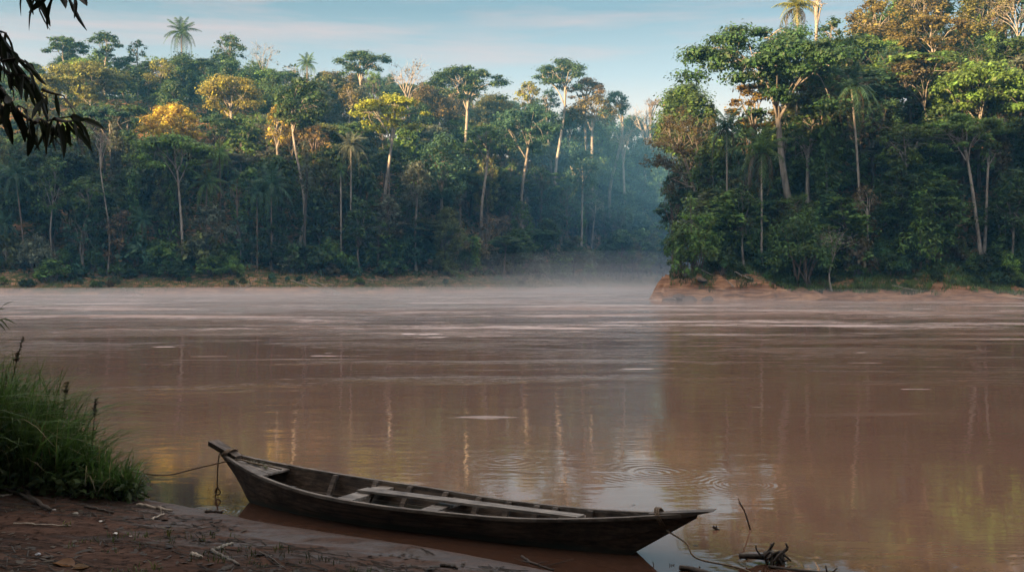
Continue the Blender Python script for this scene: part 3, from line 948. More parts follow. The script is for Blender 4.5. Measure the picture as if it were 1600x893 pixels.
hero(UM, 1435, 84, 118, 142, (.10, .082, .035), GREYB, 'dry brownish tree with bare lower limbs above the yellow-green tree', 'dry brownish tree', cbot=165, base_px=1452, vis=215, leaf=.28, dens=.8)
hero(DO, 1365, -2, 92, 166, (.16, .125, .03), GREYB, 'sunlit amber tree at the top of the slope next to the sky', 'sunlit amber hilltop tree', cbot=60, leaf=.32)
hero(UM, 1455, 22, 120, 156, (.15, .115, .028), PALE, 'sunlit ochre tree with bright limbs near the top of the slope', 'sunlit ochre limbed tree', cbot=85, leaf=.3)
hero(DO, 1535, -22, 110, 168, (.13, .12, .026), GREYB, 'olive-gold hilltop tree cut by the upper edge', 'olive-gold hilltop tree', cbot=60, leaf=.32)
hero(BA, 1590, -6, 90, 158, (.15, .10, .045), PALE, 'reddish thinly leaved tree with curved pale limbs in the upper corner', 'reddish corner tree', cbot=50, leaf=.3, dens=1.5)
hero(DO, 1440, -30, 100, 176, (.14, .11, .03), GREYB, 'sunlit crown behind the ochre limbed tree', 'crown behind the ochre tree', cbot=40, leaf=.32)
hero(DO, 1350, 288, 54, 123.5, (.12, .085, .035), PALE, 'small half-bare brown tree at the foot of the forest wall', 'small half-bare brown tree', cbot=335, base_px=1361, vis=368, leaf=.24, dens=.6, trunk_r=.14)
hero(CO, 1440, 300, 84, 124, LG, GREYB, 'curtain of bright vines over a stump on the bank', 'curtain of bright vines', cbot=402, leaf=.26, dens=1.2, name='vine_tree')
hero(CO, 1290, 195, 70, 134, MG, GREYB, 'tall column of hanging green vines beside the skirted palm', 'column of hanging vines', cbot=310, leaf=.3, name='vine_tree')
hero(DO, 1580, 262, 90, 126, (.05, .09, .025), GREYB, 'leafy mid green tree on the bank cut by the edge of the picture', 'leafy edge tree', cbot=385, leaf=.28, dens=1.1)
hero(BA, 1279, -10, 26, 150, GRY, PALE, 'bare pale snag beside the high palm', 'bare pale snag', cbot=20, dens=0, name='dead_tree', vis=48)
hero(DO, 1300, 25, 64, 150, DG, GREYB, 'dark crown behind the huge spreading tree next to the snag', 'dark crown by the snag', cbot=110, leaf=.32)
hero(DO, 1225, 172, 60, 140, (.035, .075, .022), GREYB, 'shaded green tree filling the gap under the huge spreading crown', 'green tree under the spreading crown', cbot=250, leaf=.3)

for q_ in ((1122, 205, 96, 147, 310, MG, 'green tree behind the brown feathery leaning tree', 'green tree behind the brown one'), (1082, 222, 90, 143, 318, DG, 'dark tree low behind the rounded tree at the tip', 'dark low tree at the tip'),
           (1165, 178, 84, 146, 300, BLG, 'shaded blue-green tree between the dark drooping palm and the big trunk', 'shaded tree by the big trunk'), (1205, 242, 84, 138, 335, MG, 'leafy tree at the foot of the big trunk', 'leafy tree at the big trunk foot'),
           (1052, 262, 60, 137, 330, BLG, 'small dark tree at the river end of the point', 'small dark tree at the river end')):
    hero(DO, q_[0], q_[1], q_[2], q_[3], q_[5], BROWNB, q_[6], q_[7], cbot=q_[4] + 55, leaf=.3, dens=1.8, keep=False)

for q_ in ((1105, 218, 96, 168, MG, 'green tree standing behind all others at the tip of the point', 'rearmost tree of the tip'), (1142, 200, 96, 172, DG, 'dark green tree closing the gap behind the dark drooping palm', 'dark gap tree'),
           (1180, 172, 100, 170, BLG, 'blue-green tree far behind the big trunk', 'far blue-green tree'), (1215, 205, 90, 162, DG, 'dark tree seen behind the arching palm', 'dark tree behind the arching palm')):
    hero(DO, q_[0], q_[1], q_[2], q_[3], q_[4], DARKB, q_[5], q_[6], cbot=395, leaf=.36, dens=2.2, keep=False)

for q_ in ((92, 108, 84, 266, (.135, .13, .032), 'olive tree filling the ridge behind the wide sunlit yellow-green tree', 'dark ridge fill'), (150, 112, 92, 270, (.15, .135, .03), 'olive-gold ridge tree between the stepped tree and the golden tree', 'green ridge tree'),
           (212, 104, 84, 271, BLG, 'blue-green ridge tree under the small dark tree by the coconut palm', 'blue-green ridge tree'), (256, 116, 80, 268, (.12, .115, .034), 'olive broad tree on the ridge above the golden flowering tree', 'dark tree above the golden one'),
           (322, 98, 84, 273, (.14, .14, .034), 'yellowish green tree on the ridge above the forked pale-trunk tree', 'green tree above the forked one'), (402, 112, 84, 272, DG, 'dark tree at the foot of the leafless ridge tree', 'dark tree under the leafless one'),
           (520, 112, 84, 272, (.15, .125, .035), 'tawny rounded ridge tree right of the small ridge palm', 'rounded ridge tree'), (668, 130, 80, 272, (.15, .11, .035), 'tawny tree on the ridge just right of the bare spreading tree', 'dark tree by the bare one')):
    hero(DO, q_[0], q_[1], q_[2], q_[3], q_[4], DARKB, q_[5], q_[6], cbot=q_[1] + 85, dens=1.6, keep=False)  # warm leaf colours here put golden sunlight into the ridge crowns
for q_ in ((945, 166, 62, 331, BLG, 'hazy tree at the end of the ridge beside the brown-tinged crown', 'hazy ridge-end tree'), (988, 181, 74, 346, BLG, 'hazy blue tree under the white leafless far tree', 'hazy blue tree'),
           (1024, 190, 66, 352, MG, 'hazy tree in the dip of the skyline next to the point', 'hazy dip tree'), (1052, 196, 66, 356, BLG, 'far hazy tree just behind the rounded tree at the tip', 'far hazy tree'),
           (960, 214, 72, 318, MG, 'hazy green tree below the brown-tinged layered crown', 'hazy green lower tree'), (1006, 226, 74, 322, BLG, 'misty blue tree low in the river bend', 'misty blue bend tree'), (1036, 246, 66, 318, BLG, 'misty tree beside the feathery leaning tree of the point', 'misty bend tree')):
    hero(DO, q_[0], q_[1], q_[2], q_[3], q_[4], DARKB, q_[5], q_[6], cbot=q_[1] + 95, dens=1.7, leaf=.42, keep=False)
for q_ in ((203, 205, 66, 212, MG, 'green tree behind the thin white dead tree', 'tree behind the white dead one'), (206, 262, 66, 197, DG, 'dark tree filling the gap right of the thin white dead tree', 'dark gap-filling tree'),
           (118, 205, 76, 212, BLG, 'blue-green tree above the mid green leafy tree', 'blue-green tree above the leafy one'), (286, 84, 70, 257, DG, 'dark tree hiding the foot of the coconut palm', 'dark tree at the palm foot'),
           (892, 166, 74, 304, BLG, 'bluish tree hiding the lower white mottled trunk', 'bluish tree at the white trunk'), (852, 168, 70, 306, DG, 'dark tree on the ridge left of the white mottled trunk', 'dark tree by the white trunk'),
           (770, 148, 76, 300, (.12, .12, .035), 'olive tree on the ridge right of the broad domed umbrella', 'dark tree by the broad umbrella'), (928, 186, 74, 306, MG, 'green tree under the golden-brown tree on the hazy ridge', 'green tree under the golden-brown one')):  # the olive crown has the golden ridge light in its leaf colour
    hero(DO, q_[0], q_[1], q_[2], q_[3], q_[4], DARKB, q_[5], q_[6], cbot=q_[1] + 90, dens=1.7, keep=False)
hero(DO, 1262, 236, 76, 151, MG, DARKB, 'leafy green tree behind the vine-clad pale trunk', 'green tree behind the vine-clad trunk', cbot=395, leaf=.32, dens=2.0, keep=False)

# ---- the rest of the forest: single trees grown from a few moulds
SKY_X = [-200, 0, 60, 110, 165, 215, 285, 360, 420, 480, 570, 640, 690, 725, 790, 830, 875, 920, 960, 1000, 1040]
SKY_Y = [95, 105, 92, 78, 70, 78, 88, 76, 100, 112, 108, 122, 128, 128, 152, 150, 160, 148, 160, 180, 190]
MOULDS = {}
mrng = np.random.default_rng(5)
for kd, specs in {'dome': [(18, 5, 4.6), (17, 3.5, 4.0), (19, 6.5, 5.2), (16, 3, 4.4)], 'umbrella': [(20, 13, 5.6), (19, 12.5, 5.0), (21, 14.5, 6.2)],
                  'column': [(16, 3, 2.3), (14, 2, 2.0)], 'airy': [(17, 6, 4.2)], 'bush': [(4.2, .5, 2.7), (3.4, .4, 2.4), (5.0, .6, 2.6)]}.items():
    MOULDS[kd] = []
    for (h, b, r) in specs:
        tr, cr = make_tree(kd, h, b, r, mrng, (.26, .40, .32, .48)[len(MOULDS[kd]) % 4] if kd != 'bush' else (.20, .30, .38)[len(MOULDS[kd]) % 3], dens=1.45)
        MOULDS[kd].append((tr.build(kd + '_trunk', True), cr.build(kd + '_crown'), h, r))

WORD = {'dome': 'round-crowned', 'umbrella': 'flat-crowned', 'column': 'vine-hung', 'airy': 'wispy', 'bush': 'leafy'}
HUES = [('dark green', DG), ('deep green', (.055, .105, .036)), ('mid green', MG), ('blue-green', BLG), ('light green', LG), ('olive', (.115, .13, .040)), ('grey-green', GRY), ('brownish', (.13, .10, .048))]
USED = {}
NWORD = {}


def where_label(px, py, Y, base_words, noun):
    """Words that place a tree by the landmark trees next to it, never used twice."""
    near = sorted(PLACED, key=lambda q: (q[0] - px) ** 2 + ((q[1] - py) * 1.2) ** 2)[:14]
    size = ['', 'small ', 'tall ']
    for extra in ('', 'and '):
        for q in near:
            dx, dy = px - q[0], py - q[1]
            if abs(dx) > abs(dy) * 1.1:
                rel = 'right of' if dx > 0 else 'left of'
            else:
                rel = 'below' if dy > 0 else 'above'
            if extra:
                q2 = min((w for w in near if w is not q), key=lambda w: abs(w[0] - (2 * px - q[0])) + abs(w[1] - py))
                t = f'{base_words} {noun} between the {q[2]} and the {q2[2]}'
            else:
                t = f'{base_words} {noun} {rel} the {q[2]}'
            if t not in USED and len(t.replace('-', ' ').split()) <= 19 and len(t.split()) <= 16:
                USED[t] = 1
                return t
    return None


def filler(kd, x, y, h, wr, hue, rng, group, noun='tree', cat='tree', name=None):
    name = name or {'dome': 'broadleaf_tree', 'umbrella': 'canopy_tree', 'column': 'vine_tree', 'airy': 'wispy_tree'}[kd]
    tm, cm, h0, r0 = MOULDS[kd][int(rng.integers(len(MOULDS[kd])))]
    g = float(H(x, y))
    sz, sx = h / h0, wr / r0
    px, pt = PX(x, y, g + h)
    _, pb = PX(x, y, g)
    base = f'{hue[0]} {WORD[kd]}'
    lab = where_label(px, pt + min(35, (pb - pt) * .4), y, base, noun)
    root = thing(name, lab or f'{base} {noun} in the crowded forest', cat, (x, y, g), rng.uniform(0, 6.28), group)
    v = rng.uniform(.6, 1.35)
    bk = [GREYB, BROWNB, DARKB, BROWNB, DARKB][int(rng.integers(5))]
    for nm, me, mt, c in (('trunk' if kd != 'bush' else 'stem', tm, BARK, bk), ('crown' if kd != 'bush' else 'foliage', cm, FOL, tuple(np.array(hue[1]) * v))):
        o = obj(nm, me, mt, root, c)
        o.scale = (sx, sx * rng.uniform(.9, 1.1), sz)
    return root


def scatter(dist, xr, yr, dr, sp, rng, side, max_n):
    pts = []
    tries = 0
    while tries < 9000 and len(pts) < max_n:
        tries += 1
        x, y = rng.uniform(*xr), rng.uniform(*yr)
        px = CX + FPX * x / y
        if px < -60 or px > 1660:
            continue
        d = float(dist(np.array([x]), np.array([y]))[0])
        if not dr[0] < d < dr[1]:
            continue
        if any((x - a) ** 2 + (y - b) ** 2 < (sp * (.8 + d / 160)) ** 2 for a, b, _ in pts):
            continue
        pts.append((x, y, d))
    return pts


frng = np.random.default_rng(11)
for side, dist, xr, yr, dr, sp, mx in (('far bank', d_left, (-130, 60), (160, 330), (12, 48), 4.6, 95), ('point', d_right, (18, 75), (121, 165), (7, 30), 4.2, 45), ('far bank', d_left, (-150, 90), (160, 400), (9, 118), 6.0, 270), ('point', d_right, (18, 100), (121, 190), (6, 66), 4.8, 135)):
    for (x, y, d) in scatter(dist, xr, yr, dr, sp, frng, side, mx):
        g = float(H(x, y))
        px, _ = PX(x, y, g)
        kd = frng.choice(['dome', 'dome', 'dome', 'umbrella', 'umbrella', 'column', 'airy'])
        if side == 'point' and px < 1040:
            continue
        h = (frng.uniform(17, 27) if d > (62 if side == 'far bank' else 26) else frng.uniform(13, 21)) if d > 16 else frng.uniform(8, 15)
        wr = {'dome': frng.uniform(3.6, 5.6), 'umbrella': frng.uniform(4.2, 6.4), 'column': frng.uniform(1.8, 2.6), 'airy': frng.uniform(3, 4.4)}[kd]
        if side == 'far bank':
            lim = np.interp(px, SKY_X, SKY_Y) + frng.uniform(0, 14)
        else:
            lim = np.interp(px, [1040, 1100, 1140, 1200, 1260, 1300, 1340, 1400, 1700], [230, 195, 165, 60, 30, 35, 20, -40, -80])
        wp = wr / y * FPX
        for (x0, x1, y0, y1, Yh, wk) in PROTECT:
            if y < Yh + 2 and x0 - wp * wk < px < x1 + wp * wk:
                lim = max(lim, y1 - 4)
        hmax = CAMZ + (HY - lim) / FPX * y - g
        h = min(h, hmax)
        if h < 2.4:
            continue
        if h < 6.5:
            kd, wr = 'bush', min(wr, h * .75)
        elif h < wr * 2:
            wr = h * .5
            kd = 'dome' if kd == 'umbrella' else kd
        hue = HUES[int(frng.choice(8, p=[.14, .16, .22, .14, .14, .09, .06, .05]))]
        hue = (hue[0], tuple(np.array(hue[1])))
        if kd == 'bush':
            filler(kd, x, y, h, wr, hue, frng, f'forest shrubs of the {side}', 'shrub', 'shrub', 'shrub')
        else:
            filler(kd, x, y, h, wr, hue, frng, f'forest trees of the {side}')
# shrubs along the top of both banks
for side, dist, line, n, d0 in (('far bank', d_left, LEFT, 84, 10.6), ('point', d_right, RIGHT, 44, 6.2)):
    k = 0
    for _ in range(900):
        if k >= n:
            break
        px = frng.uniform(-20, 1050) if side == 'far bank' else frng.uniform(1062, 1620)
        ys = np.linspace(110, 330, 600)
        dd = dist((px - CX) / FPX * ys, ys)
        tgt = d0 + (frng.uniform(-.6, 3.5) if frng.uniform() < .6 else frng.uniform(-6 if side == 'far bank' else -2.5, 0))
        i = int(np.argmax(dd > tgt))
        if dd[i] <= 0:
            continue
        y, x = ys[i], (px - CX) / FPX * ys[i]
        g = float(H(x, y))
        h = frng.uniform(1.4, 4.2) if tgt > d0 - .7 else frng.uniform(.7, 1.7)
        wr = h * frng.uniform(.5, .8)
        if any(y < Yh and x0 < px < x1 and PX(x, y, g + h)[1] < y1 - 6 for (x0, x1, y0, y1, Yh, wk) in PROTECT):
            h = 1.4
            wr = 1.2
        hue = HUES[int(frng.choice(8, p=[.14, .18, .22, .16, .16, .08, .03, .03]))]
        filler('bush', x, y, h, wr, hue, frng, f'shrubs along the edge of the {side}', 'shrub', 'shrub', 'shrub')
        k += 1


# big leafy bushes in front of the trunks, along both banks
for side, dist, pxs, tgt, hr in (('far bank', d_left, (14, 58, 108, 148, 212, 238, 262, 312, 352, 392, 424, 446, 488, 516, 574, 632, 662, 694, 728, 766, 802, 842, 876, 938, 968, 1002, 1030), 12.4, (4.2, 8.2)),
                                 ('point', d_right, (1066, 1128, 1150, 1205, 1222, 1290, 1325, 1340, 1376, 1398, 1478, 1500, 1560, 1600), 7.4, (2.6, 5.6))):
    for px in pxs:
        ys = np.linspace(110, 330, 900)
        dd = dist((px - CX) / FPX * ys, ys)
        i = int(np.argmax(dd > tgt + frng.uniform(0, 3)))
        if dd[i] <= 0:
            continue
        y, x = ys[i], (px - CX) / FPX * ys[i]
        h = frng.uniform(*hr)
        hue = HUES[int(frng.choice(8, p=[.10, .14, .24, .18, .20, .08, .06, .0]))]
        filler('bush', x, y, h, h * frng.uniform(.46, .62), hue, frng, f'big bushes along the {side}', 'bush', 'shrub', 'shrub')


# ------------------------------------------------------------------ undergrowth and bank grass (nobody could count it)
def undergrowth(name, dist, xr, yr, dr, n, size, hmax, color, label, seed, lift=1.0):
    rng = np.random.default_rng(seed)
    x, y = rng.uniform(*xr, n), rng.uniform(*yr, n)
    d = dist(x, y)
    px = CX + FPX * x / y
    k = (d > dr[0]) & (d < dr[1]) & (px > -60) & (px < 1660)
    x, y, d = x[k], y[k], d[k]
    c = vnoise(x / 2.2, y / 2.2, seed)
    z = H(x, y) + rng.uniform(0, 1, len(x)) ** 1.5 * hmax * (.2 + c) * lift
    V, F = leaf_quads(np.stack([x, y, z], 1), size, rng, None, .5, 1.8)
    o = obj(name, mesh(name, V, F), FOL, None, color)
    tag(o, label, None, None, 'stuff')


undergrowth('undergrowth', d_left, (-120, 70), (165, 330), (11, 110), 80000, .5, 1.5, (.045, .085, .033), 'dark leafy undergrowth covering the slope of the far bank', 3)
undergrowth('undergrowth', d_right, (18, 85), (121, 180), (5.5, 55), 55000, .38, 1.3, (.050, .095, .034), 'dark leafy undergrowth covering the slope of the point', 4)


def blades(P0, Ht, W, rng, bend=.5, seg=3, wind=(.25, 0)):
    """Curved tapering grass blades rooted at P0."""
    n = len(P0)
    a = rng.uniform(0, 2 * np.pi, n)
    dirn = np.stack([np.cos(a) + wind[0], np.sin(a) + wind[1], 0 * a], 1)
    side = np.stack([-np.sin(a), np.cos(a), 0 * a], 1)
    side += rng.normal(size=(n, 3)) * .3
    b = rng.uniform(.15, 1.0, n) * bend
    V, F = [], []
    for k in range(seg + 1):
        t = k / seg
        c = P0 + dirn * (b * Ht * t ** 2)[:, None]
        c[:, 2] += Ht * (t - b * .55 * t ** 2.5)
        w = (W * (1 - t) ** .7 * (.6 + .4 * min(1, t * 4)) + .0006)[:, None]
        V += [c - side * w, c + side * w]
    V = np.stack(V, 1)
    m = 2 * (seg + 1)
    F = np.concatenate([np.arange(n)[:, None] * m + np.array([2 * k, 2 * k + 1, 2 * k + 3, 2 * k + 2]) for k in range(seg)])
    return V.reshape(-1, 3), F


def bank_grass(dist, xr, yr, dr, n, h, color, label, seed, thr):
    rng = np.random.default_rng(seed)
    x, y = rng.uniform(*xr, n), rng.uniform(*yr, n)
    d = dist(x, y)
    k = (d > dr[0]) & (d < dr[1]) & (vnoise(x / 1.6, y / 1.6, seed) + .35 * sstep(dr[0], dr[1], d) > thr)
    x, y = x[k], y[k]
    P0 = np.stack([x, y, H(x, y) - .03], 1)
    V, F = blades(P0, h * rng.uniform(.5, 1.3, len(x)), np.full(len(x), .045), rng, .7, 2)
    tag(obj('bank_grass', mesh('bank_grass', V, F), FOL, None, color), label, None, None, 'stuff')


bank_grass(d_left, (-110, 45), (163, 265), (1.6, 13), 90000, .7, (.10, .14, .042), 'rough olive grass on the far bank above the bare soil', 21, .46)
bank_grass(d_right, (18, 75), (116, 140), (1.2, 9), 90000, .65, (.11, .16, .045), 'green grass on the slope of the point above the red earth', 22, .40)

# ------------------------------------------------------------------ fallen branches on the banks
def dead_branch(px, py, wpx, hpx, Y, mat, label, seed, name='fallen_branch', n=7, rise=.5, flip=1):
    rng = np.random.default_rng(seed)
    p0 = P(px, py, Y)
    p0[2] = max(float(H(p0[0], Y)), 0) + .1
    w, h = wpx / FPX * Y, hpx / FPX * Y
    mb = MB()
    main = smooth_path([np.array([-.5 * w * flip, 0, h]), np.array([-.1 * w * flip, .1, h * .55]), np.array([.2 * w * flip, 0, h * .25]), np.array([.5 * w * flip, -.1, 0])], 12)
    main += rng.normal(size=main.shape) * h * .03
    mb.tube(main, np.linspace(.05, .1, 12) * (Y / 150), 6)
    for k in range(n):
        s = main[int(rng.integers(2, 11))]
        e = s + np.array([rng.normal() * w * .22, rng.normal() * .4, rng.uniform(-.6, .7) * h])
        mb.tube(smooth_path([s, (s + e) / 2 + rng.normal(size=3) * h * .1, e], 5), np.linspace(.055, .018, 5) * (Y / 150), 5)
    o = obj(name, mb.build(name, True), mat)
    o.location = p0
    return tag(o, label, 'branch', None)


dead_branch(490, 448, 74, 22, 172, STICKP, 'bleached forked branch fallen on the far bank near the water', 1, n=9)
dead_branch(512, 424, 40, 20, 176, STICKP, 'smaller bleached branch arching over the grass above the fallen one', 2, n=4)
dead_branch(384, 428, 34, 24, 168, STICKP, 'curved bare limb sticking out of the far bank below the grey-green tree', 3, n=2, flip=-1)
dead_branch(208, 410, 34, 10, 167, STICKP, 'short pale fallen limb under the rust-brown bank tree', 4, n=2)
dead_branch(1110, 404, 34, 14, 123.5, STICKP, 'thin bent dead branch in the grass on top of the point', 5, n=2)
dead_branch(1162, 434, 30, 14, 121.8, STICKP, 'pale root hanging on the orange face of the point', 6, n=4)
dead_branch(1142, 447, 14, 12, 121.2, STICKP, 'short forked white stick on the orange earth of the point', 7, n=2)
dead_branch(1418, 440, 48, 10, 120, STICKP, 'long dry stick lying across the grassy bank', 8, n=3)
dead_branch(1592, 450, 30, 2, 117.6, STICKP, 'pale log lying at the waterline by the edge of the picture', 9, n=0, name='fallen_log')
# rocks at the foot of the point
ROCKM = plain_mat('bank_rock', (.095, .062, .043), .85, .6, 2.5)


def rock(loc, s, seed, mat, name, label, cat='rock', group=None):
    rng = np.random.default_rng(seed)
    nu, nv = 14, 9
    V = []
    for i in range(nv):
        ph = np.pi * i / (nv - 1)
        for j in range(nu):
            a = 2 * np.pi * j / nu
            V.append((np.sin(ph) * np.cos(a), np.sin(ph) * np.sin(a), np.cos(ph)))
    V = np.array(V)
    dirs = rng.normal(size=(9, 3))
    dirs /= np.linalg.norm(dirs, axis=1)[:, None]
    lim = rng.uniform(.55, .9, 9)
    for dd, l in zip(dirs, lim):
        ex = V @ dd - l
        V -= np.maximum(ex, 0)[:, None] * dd
    i, j = np.meshgrid(np.arange(nv - 1), np.arange(nu), indexing='ij')
    i, j = i.ravel(), j.ravel()
    F = np.stack([i * nu + j, (i + 1) * nu + j, (i + 1) * nu + (j + 1) % nu, i * nu + (j + 1) % nu], 1)
    o = obj(name, mesh(name, V * np.array(s), F), mat)
    o.location = loc
    o.rotation_euler = (0, 0, rng.uniform(0, 6))
    return tag(o, label, cat, group)


for k, (px, py, s, lab) in enumerate([(1046, 463, 1.3, 'dark flat rock at the very tip of the point'), (1062, 455, 1.2, 'brown block of earth on the slope behind the tip rock'),
                                      (1078, 463, 1.5, 'long grey rock at the waterline left of the orange earth'), (1097, 452, 1.0, 'angular brown rock under the dark gully of the point'),
                                      (1106, 464, 1.1, 'low grey rock at the foot of the dark gully')]):
    Y = 120.6 + (466 - py) * .12
    x = (px - CX) / FPX * Y
    rock((x, Y, float(H(x, Y)) + .05), (s * .9, s * .7, s * .38), 40 + k, ROCKM, 'bank_rock', lab, group='rocks at the tip of the point')

# ------------------------------------------------------------------ the boat
BO, BA_ = np.array([-3.347, 11.206]), R_(-28.82)
BU_, BN = np.array([math.cos(BA_), math.sin(BA_)]), np.array([-math.sin(BA_), math.cos(BA_)])
KS = np.array([.10, .25, .9, 1.7, 2.5, 3.3, 4.1, 4.9, 5.45, 5.62])
KW = np.array([.035, .075, .279, .425, .46, .385, .298, .145, .035, .02])
KZ = np.array([.475, .44, .333, .257, .229, .221, .238, .304, .375, .40])


def herm(v, s):
    s = np.asarray(s, float)
    m = np.gradient(v, KS)
    i = np.clip(np.searchsorted(KS, s) - 1, 0, len(KS) - 2)
    h = KS[i + 1] - KS[i]
    t = (s - KS[i]) / h
    return (2 * t ** 3 - 3 * t ** 2 + 1) * v[i] + (t ** 3 - 2 * t ** 2 + t) * h * m[i] + (3 * t ** 2 - 2 * t ** 3) * v[i + 1] + (t ** 3 - t ** 2) * h * m[i + 1]


def bw(s):
    return herm(KW, s)


def bz(s):
    return herm(KZ, s)


def keel(s):
    s = np.asarray(s, float)
    return np.interp(s, [.06, .64, .86, 1.2, 4.5, 4.86, 5.04, 5.66], [.475, 0, -.09, -.10, -.10, -.07, 0, .40])


def BL(s, t, z):
    """Boat coordinates -> the world, relative to the boat's own Empty at the waterline amidships."""
    s, t, z = np.broadcast_arrays(np.asarray(s, float), np.asarray(t, float), np.asarray(z, float))
    return np.stack([s - 2.85, t, z], -1)


def BW(s, t, z):
    p = BO + BU_ * s + BN * t
    return np.array([p[0], p[1], z])


c0 = BO + BU_ * 2.85
BOAT = thing('wooden_canoe', 'long weathered wooden canoe with plank seats moored at the muddy shore', 'boat', (c0[0], c0[1], 0), BA_)
HULLM = wood_mat('hull_boards', (.050, .034, .024), (.125, .088, .062), BA_, .75, True)
INM = wood_mat('inner_boards', (.055, .042, .033), (.13, .10, .08), BA_, .8)
RAILM = wood_mat('grey_rail', (.12, .10, .085), (.26, .225, .19), BA_, .7)
SEATM = wood_mat('grey_seat_boards', (.15, .13, .115), (.34, .30, .26), BA_, .65)
BLOCKM = wood_mat('end_block_wood', (.06, .045, .035), (.16, .125, .10), BA_, .7)


def hull():
    ss = np.concatenate([np.linspace(.1, 1.2, 26), np.linspace(1.3, 4.5, 34), np.linspace(4.58, 5.62, 26)])
    fr = np.array([0, .25, .48, .5, .52, .76, .98, 1.0])          # up the side; a lap between two strakes half way
    lap = np.array([0, 0, 0, .0, .010, .006, .002, 0])
    rows = []
    for s in ss:
        w, zt, zb = float(bw(s)), float(bz(s)), float(keel(s))
        zb = min(zb, zt - .004)
        depth = np.clip((zt - zb) / .33, .02, 1)
        wb = w * (.62 * depth)
        tt = wb + (w - wb) * fr ** .85 + lap * depth * .8
        zz = zb + (zt - zb) * fr
        th = min(.022, w * .5)
        it, iz = np.maximum(tt - th, .002), np.maximum(zz, zb + .02)
        half = [(0, zb)] + list(zip(tt, zz)) + list(zip(it[::-1], iz[::-1])) + [(0, zb + .02)]
        o, m = len(fr) + 1, len(half)
        right = np.array(half)
        left = right[1:-1][::-1] * [-1, 1]
        ring = np.concatenate([right, left])              # closed ring: outer keel -> +side -> inner floor -> inner other side -> outer
        rows.append(BL(s, ring[:, 0], ring[:, 1]))
    n, k = len(ss), len(rows[0])
    V = np.concatenate(rows)
    i, j = np.meshgrid(np.arange(n - 1), np.arange(k), indexing='ij')
    i, j = i.ravel(), j.ravel()
    F = np.stack([i * k + j, i * k + (j + 1) % k, (i + 1) * k + (j + 1) % k, (i + 1) * k + j], 1)
    return mesh('hull', V, F)


obj('hull', hull(), HULLM, BOAT)


def board(name, quad_top, th, mat, parent, label=None, sub=1, rng=np.random.default_rng(3)):
    """A plank from its four top corners (boat coordinates), with a slightly worn top and chamfered rim."""
    q = np.array(quad_top, float)
    c = q.mean(0)
    mb = MB()
    e = .006
    ins = q + (c - q) / (np.linalg.norm(c - q, axis=1)[:, None]) * e * 1.4
    bot = q - [0, 0, th]
    mid = q - [0, 0, e]
    V = np.concatenate([ins, mid, bot])
    F = [[0, 1, 2, 3], [11, 10, 9, 8]]
    for a in (0, 4):
        for k in range(4):
            F.append([a + k, a + 4 + k, a + 4 + (k + 1) % 4, a + (k + 1) % 4])
    mb.add(V, F)
    o = obj(name, mb.build(name), mat, parent)
    if label:
        o['label'] = label
    return o


def strip(ss, t_off, zoff, wid, th, side):
    """A rail bent along the gunwale."""
    rows = []
    for s in ss:
        w, z = float(bw(s)) + t_off, float(bz(s)) + zoff
        a, b = max(w - wid * .62, .004), w + wid * .38
        rows.append(BL(s, np.array([a, a + .004, b - .004, b, b, b - .004, a + .004, a]) * side,
                       z + np.array([th * .5, th * .5 + .004, th * .5 + .004, th * .5, -th * .5, -th * .5 - .003, -th * .5 - .003, -th * .5])))
    n, k = len(ss), 8
    V = np.concatenate(rows)
    i, j = np.meshgrid(np.arange(n - 1), np.arange(k), indexing='ij')
    i, j = i.ravel(), j.ravel()
    F = np.stack([i * k + j, i * k + (j + 1) % k, (i + 1) * k + (j + 1) % k, (i + 1) * k + j], 1)
    caps = [[0, 1, 2, 3], [0, 3, 4, 7], [7, 4, 5, 6]]
    F = np.concatenate([F, np.array(caps), np.array(caps) + (n - 1) * k])
    return mesh('gunwale', V, F)


for sd in (-1, 1):
    obj('gunwale', strip(np.linspace(.2, 5.5, 60), .004, .008, .042, .026, sd), RAILM, BOAT)
# floor boards stand just above the water outside
ss = np.linspace(.8, 4.9, 30)
mb = MB()
for f0, f1 in ((-1, -.36), (-.34, .32), (.34, 1)):
    rows = []
    for s in ss:
        w = float(bw(s)) * .72
        rows.append(BL(s, [f0 * w + .003, f1 * w - .003], [.022, .022 + .002 * f0]))
    V = np.concatenate(rows)
    i = np.arange(len(ss) - 1)
    mb.add(V, np.stack([2 * i, 2 * i + 1, 2 * i + 3, 2 * i + 2], 1))
fl = mb.build('floorboards')
obj('floorboards', fl, INM, BOAT)
for s in (1.45, 1.95, 2.38, 2.84, 3.26, 3.62, 3.95, 4.16, 4.55):
    w, z = float(bw(s)), float(bz(s))
    mb = MB()
    wb = w * .62 * min(1, (z - float(keel(s))) / .33)
    for sd in (-1, 1):
        a0, a1 = np.array([wb * .98 - .03, .02]), np.array([w - .030, z + .016])
        nrm = np.array([-.038, 0])
        h = .028
        q = [a0, a1, a1 + nrm, a0 + nrm * 1.3]
        mb.prism([BL(s - h, sd * p[0], p[1]) for p in q], [BL(s + h, sd * p[0], p[1]) for p in q])
    mb.prism([BL(s - .028, t, zz) for t, zz in ((-wb, .03), (wb, .03), (wb, .06), (-wb, .06))], [BL(s + .028, t, zz) for t, zz in ((-wb, .03), (wb, .03), (wb, .06), (-wb, .06))])
    obj('rib', mb.build('rib'), INM, BOAT)
for s, z, hw in ((2.06, .165, .085), (3.02, .150, .075), (4.42, .205, .085)):
    hw *= 1.2
    wa, wb = float(bw(s - hw)) - .026, float(bw(s + hw)) - .026
    z1 = float(bz(s)) - .024
    board('thwart', [BL(s - hw, -wa, z1), BL(s + hw, -wb, z1), BL(s + hw, wb, z1), BL(s - hw, wa, z1)], .028, SEATM, BOAT)
